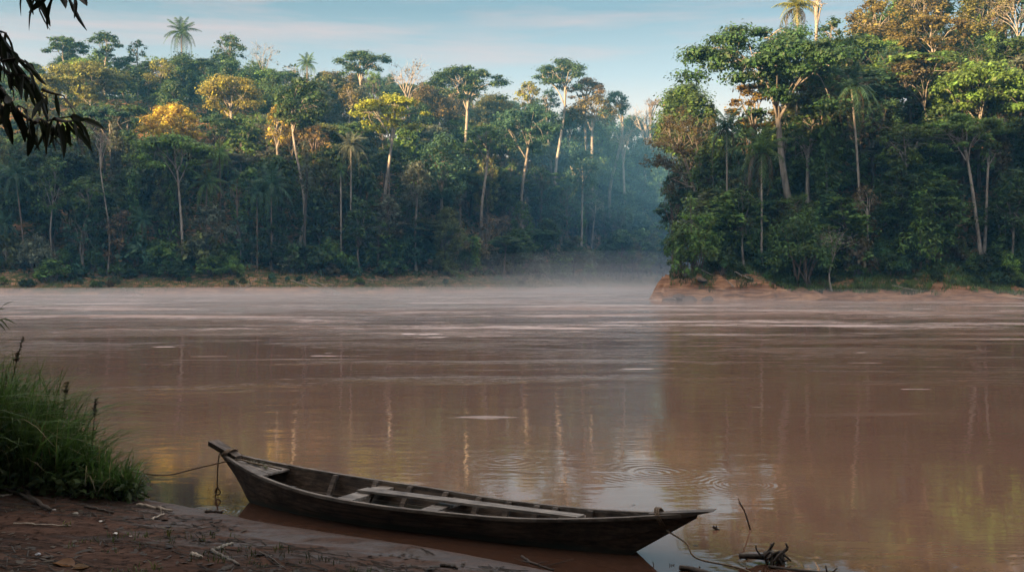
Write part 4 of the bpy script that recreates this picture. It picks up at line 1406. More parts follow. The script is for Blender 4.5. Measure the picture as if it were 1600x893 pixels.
board('plank', [BL(1.98, .02, .246), BL(4.50, -.02, .262), BL(4.52, .11, .262), BL(2.0, .17, .246)], .024, SEATM, BOAT, 'long grey plank laid lengthwise over the seats')
# bow deck of three boards
for a, b in ((-.96, -.32), (-.30, .30), (.32, .96)):
    q = []
    for s, f in ((.30, a), (.88, a), (.88, b), (.30, b)):
        q.append(BL(s, f * (float(bw(s)) - .012), float(bz(s)) - .012))
    board('deck_board', q, .022, SEATM, BOAT)


def block(name, s0, z0, s1, z1, w0, w1, th0, th1, tip=None):
    """The solid end timber, lying along the stem."""
    mb = MB()
    d = np.array([s1 - s0, z1 - z0])
    d /= np.linalg.norm(d)
    nn = np.array([-d[1], d[0]])
    if nn[1] < 0:
        nn = -nn
    r0 = [BL(s0 + nn[0] * v, u, z0 + nn[1] * v) for u, v in ((-w0, th0), (w0, th0), (w0 * .8, -th0), (-w0 * .8, -th0))]
    r1 = [BL(s1 + nn[0] * v, u, z1 + nn[1] * v) for u, v in ((-w1, th1), (w1, th1), (w1 * .8, -th1 if tip is None else tip), (-w1 * .8, -th1 if tip is None else tip))]
    mb.prism(np.array(r0), np.array(r1))
    return obj(name, mb.build(name), BLOCKM, BOAT)


sb = block('stem_block', -.03, .575, .36, .435, .075, .055, .030, .028)
eb = block('stern_block', 5.20, .322, 5.78, .438, .046, .058, .050, .024, .019)


def coil(s, z, ru, rv, turns, r, seed, tilt=0.):
    rng = np.random.default_rng(seed)
    t = np.linspace(0, turns * 2 * np.pi, int(turns * 14))
    p = BL(s + (t / (2 * np.pi) - turns / 2) * r * 2.1 + np.sin(t) * tilt, np.cos(t) * ru, z + np.sin(t) * rv)
    mb = MB()
    mb.tube(p + rng.normal(size=p.shape) * .001, r, 6)
    return mb.build('rope_binding', True)


obj('rope_binding', coil(.235, .478, .088, .048, 4, .0085, 1, .03), ROPE, BOAT)
obj('rope_binding', coil(5.30, .352, .075, .072, 3, .008, 2, -.03), ROPE, BOAT)
# iron ring under the stern
mb = MB()
t = np.linspace(0, 2 * np.pi, 17)
mb.tube(BL(5.36 + .022 * np.cos(t), 0 * t - .02, .262 + .022 * np.sin(t)), .0055, 6, False)
obj('mooring_ring', mb.build('mooring_ring', True), plain_mat('rusty_iron', (.06, .045, .04), .6, .4, 40), BOAT)


def rope(name, pts, r, label, n=30, cat='rope'):
    p = smooth_path(pts, n)
    c = p[0].copy()
    mb = MB()
    mb.tube(p - c, r, 6)
    o = obj(name, mb.build(name, True), ROPE)
    o.location = c
    return tag(o, label, cat)


bp = BW(.25, -.05, .44)
gr = np.array([-4.35, 11.15, .28])
rope('mooring_rope', [BW(.9, .1, .345), BW(.55, .0, .40), BW(.38, -.06, .425), bp * .72 + gr * .28 + [0, 0, -.075], bp * .42 + gr * .58 + [0, 0, -.115], bp * .15 + gr * .85 + [0, 0, -.05], gr], .0085, 'slack brown mooring rope running from the bow to the grassy bank', 44)
hp = BW(.16, -.09, .47)
hx = np.array([.02, 0, 0])
rope('hanging_rope', [hp, hp + [-.012, 0, -.1], hp + [-.02, 0, -.3], hp + [-.015, 0, -.36], hp + [.012, .01, -.42], hp + [-.02, 0, -.445], hp + [-.045, 0, -.41], hp + [-.02, 0, -.36], hp + [-.03, .01, -.40], hp + [-.05, 0, -.49]], .0075, 'short knotted rope end hanging straight down from the bow to the water', 44)
sp_ = BW(5.36, -.03, .245)
rope('stern_rope', [sp_, P(1072, 848, 8.42), P(1090, 872, 8.3), np.array([1.92, 8.15, .03]), np.array([2.15, 7.7, -.05])], .0075, 'thin rope trailing from the stern ring down into the water')
# wet leaves lying on the bow deck
rng = np.random.default_rng(8)
lp = np.array([BW(rng.uniform(.42, .78), rng.uniform(-.02, .16), 0) for _ in range(60)])
for q in lp:
    s = (q[:2] - BO) @ BU_
    q[2] = float(bz(s)) + .004 + rng.uniform(0, .018)
V, F = leaf_quads(lp, .035, rng, None, 1.2, 2.0)
tag(obj('leaf_litter', mesh('leaf_litter', V, F), FOL, None, (.06, .055, .02)), 'wet leaves and moss scraps on the bow deck', None, None, 'stuff')

# ------------------------------------------------------------------ near shore: grass, litter, sticks
rng = np.random.default_rng(31)
n = 30000
x, y = rng.uniform(-9.5, -3.7, n), rng.uniform(10.2, 13.8, n)
dn = d_near(x, y)
edge = sstep(10.45, 10.8, y + fbm(x * 1.5, y * 1.5, 77, 3) * .25)
k = (dn > .06) & (edge > .5) & (x < -4.12) & (vnoise(x * 1.7, y * 1.7, 5) > .22) & (x / y > -.62)
x, y = x[k][:6800], y[k][:6800]
hh = np.interp(x, [-7.5, -5.6, -4.9, -4.2, -3.9], [1.65, 1.35, 1.05, .66, .34]) * rng.uniform(.28, 1.2, len(x)) * (.65 + .5 * vnoise(x * 2.2, y * 2.2, 8))
V, F = blades(np.stack([x, y, H(x, y) - .03], 1), hh, rng.uniform(.004, .013, len(x)), rng, 1.0, 6, (.3, -.1))
tag(obj('tall_grass', mesh('tall_grass', V, F), FOL, None, (.060, .110, .022)), 'thick clump of tall green grass on the near bank beside the water', None, None, 'stuff')
q = rng.uniform(size=len(x)) < .11
V, F = blades(np.stack([x[q] + .03, y[q], H(x[q] + .03, y[q]) - .03], 1), hh[q] * .95, rng.uniform(.003, .008, q.sum()), rng, 1.25, 6, (.5, -.2))
tag(obj('dry_grass', mesh('dry_grass', V, F), FOL, None, (.20, .16, .075)), 'bent straw-coloured dead blades among the green grass', None, None, 'stuff')
# low herbs at the foot of the clump, and its ragged overhanging lip
n = 7000
x, y = rng.uniform(-8, -3.95, n), rng.uniform(10.3, 11.5, n)
k = (d_near(x, y) > -.02) & (sstep(10.4, 10.7, y + fbm(x * 1.5, y * 1.5, 77, 3) * .25) > .3)
x, y = x[k], y[k]
P0 = np.stack([x, y, H(x, y) + rng.uniform(0, .22, len(x))], 1)
V, F = leaf_quads(P0, .055, rng, None, .6, 2.2)
tag(obj('low_herbs', mesh('low_herbs', V, F), FOL, None, (.050, .075, .022)), 'low leafy herbs along the foot of the tall grass', None, None, 'stuff')
for px, py, Yd, dx, ln, lab in ((10, 585, 11.3, .12, .55, 'tall seed stalk at the edge of the picture above the grass'), (36, 525, 11.4, .22, .55, 'slender bent seed stalk leaning over the water, highest of the grass'),
                                (150, 622, 11.2, .05, .32, 'short seed stalk standing out of the grass near the water'), (105, 598, 11.6, .08, .32, 'fluffy seed stalk in the middle of the clump')):
    tip = P(px, py, Yd)
    bx = tip[0] - dx
    b0 = np.array([bx, Yd, float(H(bx, Yd))])
    path = smooth_path([b0, (b0 * .5 + tip * .5) + [-dx * .25, 0, 0], tip], 14)
    root = thing('seed_stalk', lab, 'grass stalk', b0, 0, None)
    mb = MB()
    mb.tube(path - b0, np.linspace(.008, .0045, 14), 5)
    obj('stem', mb.build('stem', True), FOL, root, (.05, .06, .02))
    tt = rng.uniform(.80, 1.0, 46)
    c = np.stack([np.interp(tt, np.linspace(0, 1, 14), path[:, a]) for a in range(3)], 1) - b0 + rng.normal(size=(46, 3)) * .011
    V, F = leaf_quads(c, .03, rng, None, .1, 2.2)
    obj('seed_head', mesh('seed_head', V, F), FOL, root, (.055, .04, .022))
# broad arching reed leaves entering at the picture's edge
root_xy = np.array([-6.15, 11.0])
b0 = np.array([root_xy[0], root_xy[1], float(H(*root_xy))])
rt = thing('reed_plant', 'arching reed leaves reaching in over the water beside the picture edge', 'reed', b0)
mb = MB()
stem_top = P(-12, 495, 11.0) - b0
mb.tube(smooth_path([np.zeros(3), stem_top * .5 + [.03, 0, 0], stem_top], 10), np.linspace(.012, .006, 10), 6)
obj('stem', mb.build('stem', True), FOL, rt, (.06, .07, .025))
for px, py in ((26, 506), (16, 516), (10, 518), (8, 482), (22, 470)):
    tip = P(px, py, 10.9 + rng.uniform(-.15, .15)) - b0
    base = stem_top * rng.uniform(.93, 1.0)
    mid = (base + tip) / 2 + [0, 0, .07]
    p = smooth_path([base, mid, tip], 8)
    w = .014 * np.sin(np.linspace(.25, 3.1, 8))[:, None] + .001
    sdv = np.array([[0, .8, .6]])
    V = np.concatenate([p - sdv * w, p + sdv * w])
    i = np.arange(7)
    obj('leaf', mesh('leaf', V, np.stack([i, i + 1, i + 9, i + 8], 1), True), FOL, rt, (.04, .06, .02))

# leaf and twig litter pressed in the mud
n = 9000
x, y = rng.uniform(-6.5, 1.2, n), rng.uniform(5.5, 11.0, n)
dn = d_near(x, y)
k = (dn > .12) & (vnoise(x * 1.3 + 4, y * 3.2 + x * 1.4, 15) > np.interp(dn, [.1, 1.2, 3.5], [.59, .54, .42]))
x, y = x[k][:2300], y[k][:2300]
a = R_(-26) + rng.normal(size=len(x)) * .55
ln = rng.uniform(.02, .13, len(x))
D = np.stack([np.cos(a), np.sin(a)], 1) * ln[:, None]
z = H(x, y)
mb = MB()
w = rng.uniform(.002, .006, len(x))
A = np.stack([x - D[:, 0], y - D[:, 1], H(x - D[:, 0], y - D[:, 1]) + w], 1)
B = np.stack([x + D[:, 0], y + D[:, 1], H(x + D[:, 0], y + D[:, 1]) + w], 1)
sd = np.stack([-np.sin(a), np.cos(a), 0 * a], 1) * w[:, None]
up = np.array([[0, 0, 1]]) * w[:, None]
V = np.stack([A - sd, A + up, A + sd, B - sd, B + up, B + sd], 1).reshape(-1, 3)
m_ = np.arange(len(x))[:, None] * 6
F = np.concatenate([m_ + [0, 1, 4, 3], m_ + [1, 2, 5, 4]])
tag(obj('twig_litter', mesh('twig_litter', V, F), plain_mat('rotten_twigs', (.035, .026, .02), .85, .6, 30)), 'dark twigs and bits of bark strewn over the mud', None, None, 'stuff')
n = 3200
x, y = rng.uniform(-6.5, 1.0, n), rng.uniform(5.5, 10.9, n)
dn = d_near(x, y)
k = (dn > .2) & (vnoise(x * 1.1 + 9, y * 2.6 + x * 1.1, 19) > np.interp(dn, [.2, 1.2, 3.5], [.72, .6, .42]))
P0 = np.stack([x[k], y[k], H(x[k], y[k]) + .006], 1)
V, F = leaf_quads(P0, .05, rng, None, 2.2, 1.9)
tag(obj('leaf_litter', mesh('leaf_litter', V, F), FOL, None, (.060, .042, .026)), 'dead brown leaves lying on the shore mud', None, None, 'stuff')
# short grass seedlings
n = 700
x, y = rng.uniform(-6.2, -.5, n), rng.uniform(6.5, 10.4, n)
k = (d_near(x, y) > .5) & (vnoise(x * 1.4 + 2, y * 2.2, 25) > .66)
P0 = np.repeat(np.stack([x[k], y[k], H(x[k], y[k])], 1), 4, 0) + rng.normal(size=(k.sum() * 4, 3)) * [.02, .02, 0]
V, F = blades(P0, rng.uniform(.03, .10, len(P0)), np.full(len(P0), .0035), rng, .8, 3)
tag(obj('grass_seedlings', mesh('grass_seedlings', V, F), FOL, None, (.06, .085, .024)), 'thin green grass seedlings coming up through the mud', None, None, 'stuff')


def stick(pts_px, r, mat, label, name='stick', cat='stick', lift=.6, taper=.6, side=0, seed=0):
    """A stick lying on the near shore along pixels of the photograph."""
    rg = np.random.default_rng(seed + int(pts_px[0][0]))
    p = np.array([ground_at(*q) for q in pts_px])
    p[:, 2] += r * lift
    path = smooth_path(p, 12) if len(p) > 2 else p[0] + (p[1] - p[0]) * np.linspace(0, 1, 12)[:, None]
    path = path + rg.normal(size=path.shape) * r * .25
    c = path[0].copy()
    mb = MB()
    mb.tube(path - c, np.linspace(r, r * taper, 12), 7)
    for _ in range(side):
        s = path[int(rg.integers(4, 10))] - c
        e = s + rg.normal(size=3) * [.09, .09, .03] + [0, 0, .05]
        mb.tube([s, (s + e) / 2 + rg.normal(size=3) * .01, e], [r * .5, r * .4, r * .25], 5)
    o = obj(name, mb.build(name, True), mat)
    o.location = c
    return tag(o, label, cat)


stick([(330, 862), (374, 884)], .018, plain_mat('grey_stick', (.13, .11, .09), .8, .5, 30), 'thick grey broken stick lying on the mud, longer arm of the angled pair')
stick([(336, 860), (364, 850)], .02, plain_mat('grey_stick', (.17, .15, .12), .8, .5, 30), 'short grey stick end crossing the thick broken stick')
stick([(405, 862), (425, 874), (447, 890)], .008, STICK, 'thin dark twig slanting away below the angled sticks', side=2)
stick([(236, 812), (258, 803)], .012, STICKP, 'pale short stick on the mud near the grass clump', side=1)
stick([(22, 762), (48, 778), (78, 800)], .03, STICK, 'dark root running down the slope below the grass')
stick([(0, 766), (28, 772), (62, 790)], .022, STICK, 'second dark root beside the first one')
stick([(0, 776), (20, 773)], .014, STICKP, 'pale stick end at the edge of the picture among roots')
stick([(22, 818), (60, 820), (110, 822)], .010, STICKP, 'long thin pale stick lying among seedlings')
stick([(133, 792), (178, 802)], .014, STICK, 'straight dark stick in the middle of the bare mud')
stick([(214, 790), (240, 794), (268, 798)], .022, STICKP, 'pale stick shape along the waterline beside the grass', seed=3)  # pale strip laid along the waterline
stick([(300, 866), (314, 873)], .02, STICKP, 'stubby pale chip of wood beside the angled sticks', taper=.9)
stick([(690, 884), (715, 889)], .02, STICK, 'black wood piece half sunk in the wet mud')
stick([(815, 870), (832, 880), (865, 892)], .012, STICK, 'dark branch lying in the shallows under the hull', side=3)
stick([(320, 800), (350, 801)], .02, STICK, 'dark sodden piece of bark at the waterline below the rope')
for px, py, s, c, lab in ((180, 834, .032, (.50, .47, .45), 'small white stone on the mud'), (118, 803, .042, (.22, .20, .17), 'grey squarish stone near the grass'),
                          (157, 815, .026, (.42, .40, .38), 'flat whitish pebble above the small white stone'), (60, 866, .035, (.26, .27, .30), 'bluish flat pebble low in the corner'),
                          (84, 797, .03, (.25, .24, .23), 'grey pebble beside the dark roots'), (204, 838, .018, (.36, .33, .30), 'tiny pale pebble right of the white stone'),
                          (424, 868, .014, (.4, .36, .32), 'tiny chip-like pebble by the thin dark twig')):
    g = ground_at(px, py)
    rock((g[0], g[1], g[2] + s * .12), (s * .8, s * .65, s * .4), int(px), plain_mat('pebble', c, .7, .3, 40), 'pebble', lab, 'pebble')


def curled_leaf(px, py, L_, col, label, rz):
    g = ground_at(px, py)
    u, v = np.meshgrid(np.linspace(0, 1, 12), np.linspace(-1, 1, 7), indexing='ij')
    w = .38 * L_ * np.sin(np.pi * np.clip(u * .94 + .04, 0, 1)) ** .8
    X = (u - .5) * L_
    Yy = v * w
    Z = .22 * L_ * np.abs(v) ** 1.6 * np.sin(np.pi * u) + .10 * L_ * np.cos(u * 5) * .4 + .04 * L_
    V = np.stack([X, Yy, Z], -1).reshape(-1, 3)
    i, j = np.meshgrid(np.arange(11), np.arange(6), indexing='ij')
    i, j = i.ravel(), j.ravel()
    F = np.stack([i * 7 + j, i * 7 + j + 1, (i + 1) * 7 + j + 1, (i + 1) * 7 + j], 1)
    o = obj('fallen_leaf', mesh('fallen_leaf', V, F, True), FOL, None, col)
    o.location = g
    o.rotation_euler = (0, 0, rz)
    tag(o, label, 'leaf')


curled_leaf(100, 884, .19, (.20, .10, .045), 'large curled brown dead leaf lying on the dark mud', -.3)
curled_leaf(126, 888, .13, (.17, .10, .05), 'smaller tan dead leaf touching the large curled one', .5)


def sprout(px, py, h, nb, label, seed):
    g = ground_at(px, py)
    rg = np.random.default_rng(seed)
    rt = thing('grass_sprout', label, 'sprout', g)
    V, F = blades(rg.normal(size=(nb, 3)) * [.012, .012, 0], h * rg.uniform(.6, 1.1, nb), np.full(nb, .006), rg, .9, 5)
    obj('blade', mesh('blade', V, F), FOL, rt, (.11, .115, .03))


sprout(264, 838, .15, 6, 'yellow-green grass sprout alone on the mud', 1)
sprout(242, 889, .10, 5, 'small grass sprout at the very bottom edge', 2)
sprout(103, 822, .09, 5, 'small sprout beside the long thin pale stick', 3)
sprout(430, 862, .07, 5, 'tiny sprout near the thin dark twig', 4)


# sticks standing in or floating on the water
def snag(name, parts, label, cat='branch', mat=STICK):
    c = np.array(parts[0][0][0], float)
    mb = MB()
    for pts, r0, r1 in parts:
        p = smooth_path(np.array(pts, float) - c, 9)
        mb.tube(p, np.linspace(r0, r1, 9), 6)
    o = obj(name, mb.build(name, True), mat)
    o.location = c
    return tag(o, label, cat)


def WP(px, py, z=0.):
    """Point at height z over the water seen at a pixel."""
    Y = (CAMZ - z) * FPX / (py - HY)
    return P(px, py, Y)


yb = WP(1173, 827)[1]
snag('twig', [([WP(1173, 829, -.02), P(1168, 812, yb), P(1163, 797, yb), P(1158, 788, yb - .03), P(1153, 778, yb - .03)], .009, .004), ([P(1163, 797, yb), P(1158, 790, yb), P(1154, 784, yb + .03)], .006, .004)], 'thin crooked twig standing upright in the water', 'twig')
y2 = WP(1122, 827)[1]
snag('twig', [([P(1114, 822, y2), P(1120, 826, y2), P(1128, 830, y2)], .016, .010), ([P(1120, 825, y2), P(1119, 820, y2)], .008, .005)], 'short black twig floating beside the stern', 'twig')
yd = WP(1205, 880)[1]
rg = np.random.default_rng(77)
parts = [([P(1155, 868, yd), P(1172, 868, yd), P(1190, 869, yd + .05), P(1205, 872, yd)], .022, .03), ([P(1190, 868, yd), P(1200, 862, yd), P(1206, 852, yd - .03), P(1210, 847, yd - .03)], .018, .008),
         ([P(1206, 853, yd - .03), P(1204, 848, yd)], .008, .005), ([P(1188, 866, yd), P(1182, 858, yd), P(1181, 851, yd)], .010, .005), ([P(1205, 872, yd), P(1222, 862, yd), P(1230, 856, yd), P(1228, 848, yd)], .02, .007),
         ([P(1224, 860, yd), P(1232, 853, yd)], .009, .006), ([P(1218, 862, yd), P(1230, 870, yd), P(1236, 876, yd)], .014, .007), ([P(1216, 864, yd), P(1220, 880, yd), P(1222, 890, yd - .02)], .035, .04),
         ([P(1168, 868, yd), P(1166, 874, yd)], .012, .008), ([P(1158, 867, yd), P(1157, 873, yd)], .010, .006)]
for _ in range(16):
    a, b = P(rg.uniform(1194, 1226), rg.uniform(860, 872), yd + rg.normal() * .06), P(rg.uniform(1196, 1232), rg.uniform(872, 886), yd + rg.normal() * .08)
    parts.append(([a, (a + b) / 2 + rg.normal(size=3) * .03, b], .013, .008))
snag('driftwood_root', parts, 'black tangled driftwood root lying half sunk in the shallows', 'driftwood')
yq = 8.25
snag('driftwood_stick', [([P(1062, 886, yq), P(1078, 888, yq), P(1100, 894, yq - .1), P(1120, 900, yq - .2)], .022, .03), ([P(1094, 891, yq), P(1093, 884, yq)], .010, .006)], 'thick dark stick poking from the water by the trailing rope', 'stick')
snag('driftwood_stick', [([P(1200, 884, 8.3), P(1225, 888, 8.3), P(1262, 892, 8.2), P(1300, 896, 8.2)], .012, .016), ([P(1292, 892, 8.2), P(1290, 883, 8.2)], .008, .005), ([P(1300, 894, 8.2), P(1308, 887, 8.2)], .007, .004)], 'long dark stick at the bottom edge below the driftwood root', 'stick')
ys = 8.4
snag('twig', [([P(1026, 894, ys), P(1022, 884, ys), P(1020, 876, ys)], .006, .003), ([P(1022, 884, ys), P(1024, 888, ys), P(1030, 892, ys)], .004, .003)], 'upright thin twig in the shallows beneath the stern', 'twig')
snag('twig', [([P(1044, 894, ys), P(1047, 884, ys), P(1046, 879, ys)], .006, .003), ([P(1046, 888, ys), P(1051, 883, ys), P(1054, 880, ys)], .005, .003), ([P(1050, 884, ys), P(1049, 879, ys)], .004, .002)], 'forked thin twig in the shallows right of the upright one', 'twig')
for k, (px, py, s, lab) in enumerate(((689, 721, .03, 'dark leaf bit floating by the far ripple ring'), (990, 789, .025, 'tiny dark leaf bit floating beyond the stern'), (1087, 852, .03, 'dark leaf bit floating under the stern block'))):
    w = WP(px, py)
    u = np.linspace(-1, 1, 7)
    V = np.concatenate([np.stack([u * s, .4 * s * (1 - u ** 2) + .001, .006 + .2 * s * u ** 2], 1), np.stack([u * s, -.4 * s * (1 - u ** 2), .004 + .2 * s * u ** 2], 1)])
    i = np.arange(6)
    o = obj('floating_leaf', mesh('floating_leaf', V, np.stack([i, i + 1, i + 8, i + 7], 1)), FOL, None, (.03, .024, .014))
    o.location = w
    tag(o, lab, 'leaf')

# ------------------------------------------------------------------ the tree whose leaves hang into the picture
TX, TY = -4.9, 2.4
tg = float(H(TX, TY))
OT = thing('overhanging_tree', 'tree just outside the view whose dark leafy sprays hang in from above', 'tree', (TX, TY, tg))
T0 = np.array([TX, TY, tg])
mb = MB()
tp = smooth_path([T0 + [0, 0, -.5], T0 + [.05, 0, 1.2], T0 + [-.05, .1, 2.8], T0 + [.1, .05, 4.4], T0 + [-.2, .2, 6.5]], 20)
mb.tube(tp - T0, np.linspace(.17, .09, 20), 10)
obj('trunk', mb.build('trunk', True), BARK, OT, DARKB)


def leaf_shape(mb, base, dirn, L_, wid, rng, nrm=None):
    """A lance-shaped leaf of 5 x 3 points with a folded midrib and a drooping tip."""
    d = dirn / np.linalg.norm(dirn)
    nrm = rng.normal(size=3) if nrm is None else nrm
    sdv = np.cross(d, nrm)
    sdv /= np.linalg.norm(sdv) + 1e-9
    nn = np.cross(sdv, d)
    V = []
    for t in (0, .15, .4, .7, .9, 1):
        w = wid * L_ * max(.02, math.sin(math.pi * min(1, t * .93 + .05)) ** .8) * .5
        c = base + d * L_ * t + np.array([0, 0, -.12 * L_ * t * t]) + nn * .05 * L_ * math.sin(t * 3)
        V += [c - sdv * w + nn * w * .35, c, c + sdv * w + nn * w * .35]
    F = []
    for k in range(5):
        F += [[3 * k, 3 * k + 1, 3 * k + 4, 3 * k + 3], [3 * k + 1, 3 * k + 2, 3 * k + 5, 3 * k + 4]]
    mb.add(np.array(V), np.array(F))


lrng = np.random.default_rng(14)


def spray(twigs, start, nleaf, L_, D):
    """One branch: a limb from the trunk and its twigs (pixels at depth D) with hanging leaves."""
    mb, lf = MB(), MB()
    e0 = P(*twigs[0][0], D)
    mb.tube(smooth_path([start, start * .5 + e0 * .5 + [0, 0, .18], e0], 10) - T0, np.linspace(.02, .007, 10), 6)
    for tw in twigs:
        p = smooth_path([P(a, b, D + lrng.uniform(-.12, .12)) for a, b in tw], 10)
        mb.tube(p - T0, np.linspace(.0065, .0022, 10), 5)
        n = max(2, int(nleaf * np.linalg.norm(p[-1] - p[0]) / .3))
        for k in range(n):
            t = (k + .6) / n
            q = p[min(9, int(t * 9.99))] + lrng.normal(size=3) * .004
            tang = p[min(9, int(t * 9) + 1)] - p[max(0, int(t * 9) - 1)]
            tang /= np.linalg.norm(tang) + 1e-9
            d = np.array([lrng.normal() * .42, lrng.normal() * .42, -1.0]) + tang * .55
            leaf_shape(lf, q - T0, d, L_ * lrng.uniform(.7, 1.2), lrng.uniform(.17, .25), lrng)
        leaf_shape(lf, p[-1] - T0, p[-1] - p[-3] + [0, 0, -.01], L_, .26, lrng)
    b = obj('branch', mb.build('branch', True), BARK, OT, DARKB)
    obj('foliage', lf.build('foliage'), FOL, b, (.018, .028, .013))


spray([[(-30, 45), (-5, 48), (10, 52)], [(-20, 60), (4, 68), (18, 80)], [(-10, 90), (6, 95), (28, 92), (44, 100)], [(-10, 92), (10, 112), (36, 118), (52, 126)], [(-16, 120), (0, 135), (10, 148)]], tp[14], 24, .085, 3.0)
spray([[(-20, 128), (0, 150), (30, 175), (55, 192), (85, 186), (112, 182)], [(20, 110), (44, 128), (60, 142), (72, 152)], [(0, 165), (12, 172), (30, 166), (42, 172)], [(55, 192), (62, 186), (80, 196)], [(85, 186), (104, 190), (124, 186)], [(66, 140), (82, 146), (100, 150)]], tp[13], 16, .092, 3.1)
spray([[(20, -40), (46, -22), (58, -6)], [(46, -22), (72, -12), (92, -4)], [(72, -14), (100, -12), (124, -6)]], tp[16], 9, .11, 3.2)

# the wood on the near bank, behind and above the viewer, that keeps the shore in shade
for k, (x_, y_, h_, r_, kd_, w_) in enumerate(((-9.5, 1.5, 17, 6.0, 'dome', 'broad shade tree behind the grass clump'), (-4.2, -5, 20, 6.5, 'dome', 'tall shade tree close behind the viewpoint'), (4.5, -4, 19, 6.5, 'dome', 'leafy shade tree behind the stern shore'),
                                          (11, -3, 18, 6, 'dome', 'shade tree furthest along the near shore downstream'), (.3, -12, 23, 7, 'dome', 'high shade tree deep in the near wood'), (-15, -3, 20, 7, 'dome', 'shade tree furthest along the near shore upstream'))):
    g_ = float(H(x_, y_))
    rt = thing('shade_tree', w_, 'tree', (x_, y_, g_), 0, 'shade trees on the near bank')
    t_, c_ = make_tree(kd_, h_, 4.6 if k else 5.2, r_, np.random.default_rng(300 + k), .34, (0, 3.2 if k in (1, 2) else 1.0), 1.6)
    obj('trunk', t_.build('trunk', True), BARK, rt, BROWNB)
    obj('crown', c_.build('crown'), FOL, rt, MG)

# ------------------------------------------------------------------ haze and river mist
def box(name, lo, hi, mat, label):
    x0, y0, z0 = lo
    x1, y1, z1 = hi
    V = [(x0, y0, z0), (x1, y0, z0), (x1, y1, z0), (x0, y1, z0), (x0, y0, z1), (x1, y0, z1), (x1, y1, z1), (x0, y1, z1)]
    F = [(3, 2, 1, 0), (4, 5, 6, 7), (0, 1, 5, 4), (1, 2, 6, 5), (2, 3, 7, 6), (3, 0, 4, 7)]
    return tag(obj(name, mesh(name, V, F), mat), label, None, None, 'stuff')


box('haze', (-705, -705, -4.2), (705, 705, 150), volume_mat('haze_air', .00036, (.17, .55, .92), .0), 'thin blue morning haze filling the valley')
MISTV = volume_mat('mist_air_veil', .0030, (.95, .97, 1.0), .1)
MISTT = volume_mat('mist_air', .0054, (.95, .97, 1.0), .1)


def mist(x, y, rx, ry, rz, z, label, mat):
    nu, nv = 40, 20
    V = []
    for i in range(nv + 1):
        ph = np.pi * i / nv
        for j in range(nu):
            a = 2 * np.pi * j / nu
            V.append((x + rx * np.sin(ph) * np.cos(a), y + ry * np.sin(ph) * np.sin(a), z + rz * np.cos(ph)))
    V = np.array(V)
    i, j = np.meshgrid(np.arange(nv), np.arange(nu), indexing='ij')
    i, j = i.ravel(), j.ravel()
    F = np.stack([i * nu + j, (i + 1) * nu + j, (i + 1) * nu + (j + 1) % nu, i * nu + (j + 1) % nu], 1)
    tag(obj('river_mist', mesh('river_mist', V, F, True), mat), label, None, None, 'stuff')


for x_, y_, rx_, ry_, rz_, m_2, lab_ in (
        (20, 216, 30, 20, 2.2, MISTT, 'densest white mist lying on the water of the river bend'),
        (17, 216, 40, 24, 4.2, MISTT, 'mist standing man-high in the river bend behind the point'),
        (14, 218, 48, 27, 6.2, MISTV, 'thin mist rising above the bend of the river'),
        (20, 220, 56, 30, 9.0, MISTV, 'faint upper veil of mist over the bend'),
        (2, 196, 56, 16, 1.6, MISTT, 'mist lying along the shaded far shore'),
        (-8, 194, 40, 13, 3.2, MISTT, 'ragged mist patch climbing the far bank'),
        (26, 178, 26, 20, 1.8, MISTT, 'low mist close behind the point'),
        (-60, 160, 70, 12, 1.2, MISTT, 'thin mist along the open far shore'),
        (-10, 124, 120, 50, 1.5, MISTT, 'low veil of mist over the middle of the river'),
        (-24, 84, 60, 30, 1.2, MISTV, 'low drifting mist nearer on the open water')):
    mist(x_, y_, rx_, ry_, rz_, .12, lab_, m_2)

mist(42, 268, 62, 52, 40, 8, 'blue morning mist filling the side valley behind the point', volume_mat('valley_mist_air', .0016, (.22, .55, .92), .0))

# ------------------------------------------------------------------ light, sky, camera
W = bpy.data.worlds.new('World')
SC.world = W
W.use_nodes = True
nt = W.node_tree
nt.nodes.clear()


def WN(kind, **kw):
    n = nt.nodes.new('ShaderNode' + kind)
    for k, v in kw.items():
        if k.startswith('i_'):
            n.inputs[k[2:]].default_value = v
        else:
            setattr(n, k, v)
    return n


def WL(a, b):
    nt.links.new(a, b)


sky = WN('TexSky', sky_type='NISHITA')
sky.sun_disc = False
sky.sun_elevation, sky.sun_rotation = R_(SUN_EL), R_(SUN_AZ)
sky.altitude, sky.air_density, sky.dust_density, sky.ozone_density = 100, 1.0, 1.2, 1.5
tc = WN('TexCoord')
sx = WN('SeparateXYZ')
WL(tc.outputs['Generated'], sx.inputs[0])
# thin pinkish cloud bands, low and streaky
mp = WN('Mapping')
mp.inputs['Scale'].default_value = (1.1, 1.1, 11.0)
mp.inputs['Rotation'].default_value = (0, R_(-5), 0)
WL(tc.outputs['Generated'], mp.inputs[0])
nz = WN('TexNoise')
nz.inputs['Scale'].default_value, nz.inputs['Detail'].default_value, nz.inputs['Roughness'].default_value, nz.inputs['Distortion'].default_value = 2.1, 6.0, .55, .25
WL(mp.outputs[0], nz.inputs['Vector'])
cr_ = ramp(WN, WL, nz.outputs[0], [(.46, (0, 0, 0)), (.62, (1, 1, 1))])
SK = 3.0 * 1.0       # the morning glow over the horizon, fading into the blue higher up
glow = ramp(WN, WL, sx.outputs[2], [(0.0, (1.35 / SK, .90 / SK, .70 / SK)), (.15, (1.32 / SK, .93 / SK, .68 / SK)), (.20, (.66 / SK, .60 / SK, .57 / SK)), (.262, (.215 / SK, .255 / SK, .28 / SK)), (.5, (.30 / SK, .5 / SK, .7 / SK))])
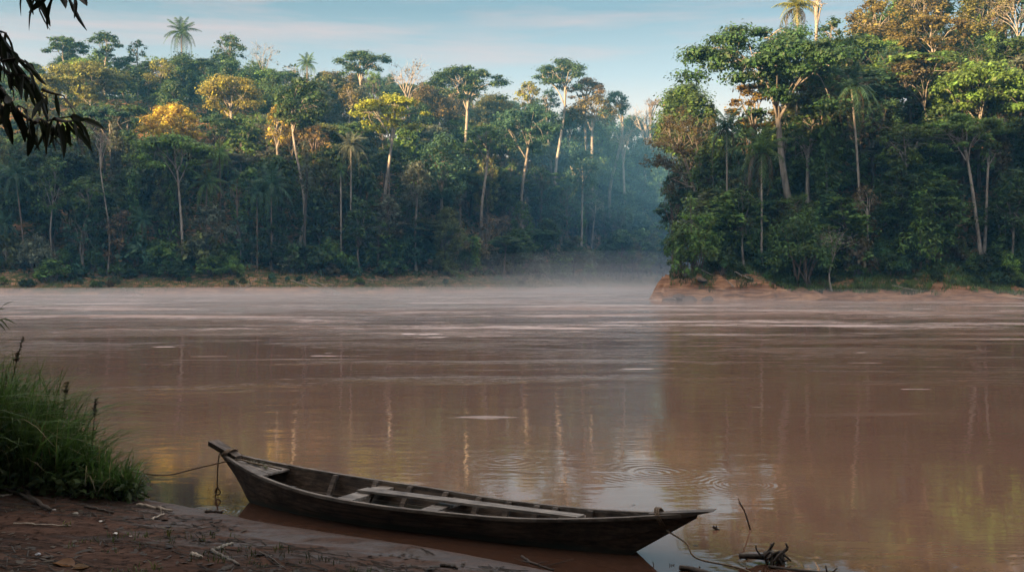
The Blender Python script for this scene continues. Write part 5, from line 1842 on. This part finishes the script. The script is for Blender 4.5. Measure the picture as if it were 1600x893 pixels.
fade = ramp(WN, WL, sx.outputs[2], [(.30, (1, 1, 1)), (.50, (0, 0, 0))])
sc_ = WN('VectorMath', operation='SCALE')
WL(glow, sc_.inputs[0])
sc_.inputs['Scale'].default_value = SK * .84
c1 = mixc(WN, WL, mathn(WN, WL, 'MULTIPLY', fade, .9), sky.outputs[0], sc_.outputs[0])
c2 = mixc(WN, WL, mathn(WN, WL, 'MULTIPLY', cr_, .6), c1, (.98, .65, .60))
high = ramp(WN, WL, sx.outputs[2], [(.34, (0, 0, 0)), (.60, (1, 1, 1))])           # unseen pale cloud veil added overhead to brighten and warm the shade
c2 = mixc(WN, WL, mathn(WN, WL, 'MULTIPLY', high, .7), c2, (2.5, 2.1, 1.75))
bg = WN('Background')
bg.inputs['Strength'].default_value = .15
WL(c2, bg.inputs['Color'])
wo = WN('OutputWorld')
WL(bg.outputs[0], wo.inputs['Surface'])

sl = bpy.data.lights.new('sun', 'SUN')
sl.energy, sl.angle, sl.color = 5.0, R_(.6), (1.0, .67, .35)
so = bpy.data.objects.new('sun', sl)
COL.objects.link(so)
az, el = R_(SUN_AZ), R_(SUN_EL)
sd_ = Vector((math.sin(az) * math.cos(el), math.cos(az) * math.cos(el), math.sin(el)))
so.rotation_euler = sd_.to_track_quat('Z', 'Y').to_euler()
so.location = sd_ * 300

cam = bpy.data.cameras.new('camera')
cam.sensor_width, cam.lens = 36.0, 36.0 * FPX / 1600
cam.shift_y = (HY - 446.5) / 1600
cam.clip_start, cam.clip_end = .05, 6000
co = bpy.data.objects.new('camera', cam)
COL.objects.link(co)
co.location = (0, 0, CAMZ)
co.rotation_euler = (math.pi / 2, 0, 0)
SC.camera = co

vs = SC.view_settings
vs.view_transform, vs.look, vs.exposure, vs.gamma = 'Standard', 'None', 2.65, 1.0
SC.render.engine = 'CYCLES'
cy = SC.cycles
cy.max_bounces, cy.diffuse_bounces, cy.glossy_bounces, cy.transmission_bounces, cy.volume_bounces, cy.transparent_max_bounces = 6, 3, 3, 2, 0, 8
cy.use_denoising = True
cy.caustics_reflective = cy.caustics_refractive = False
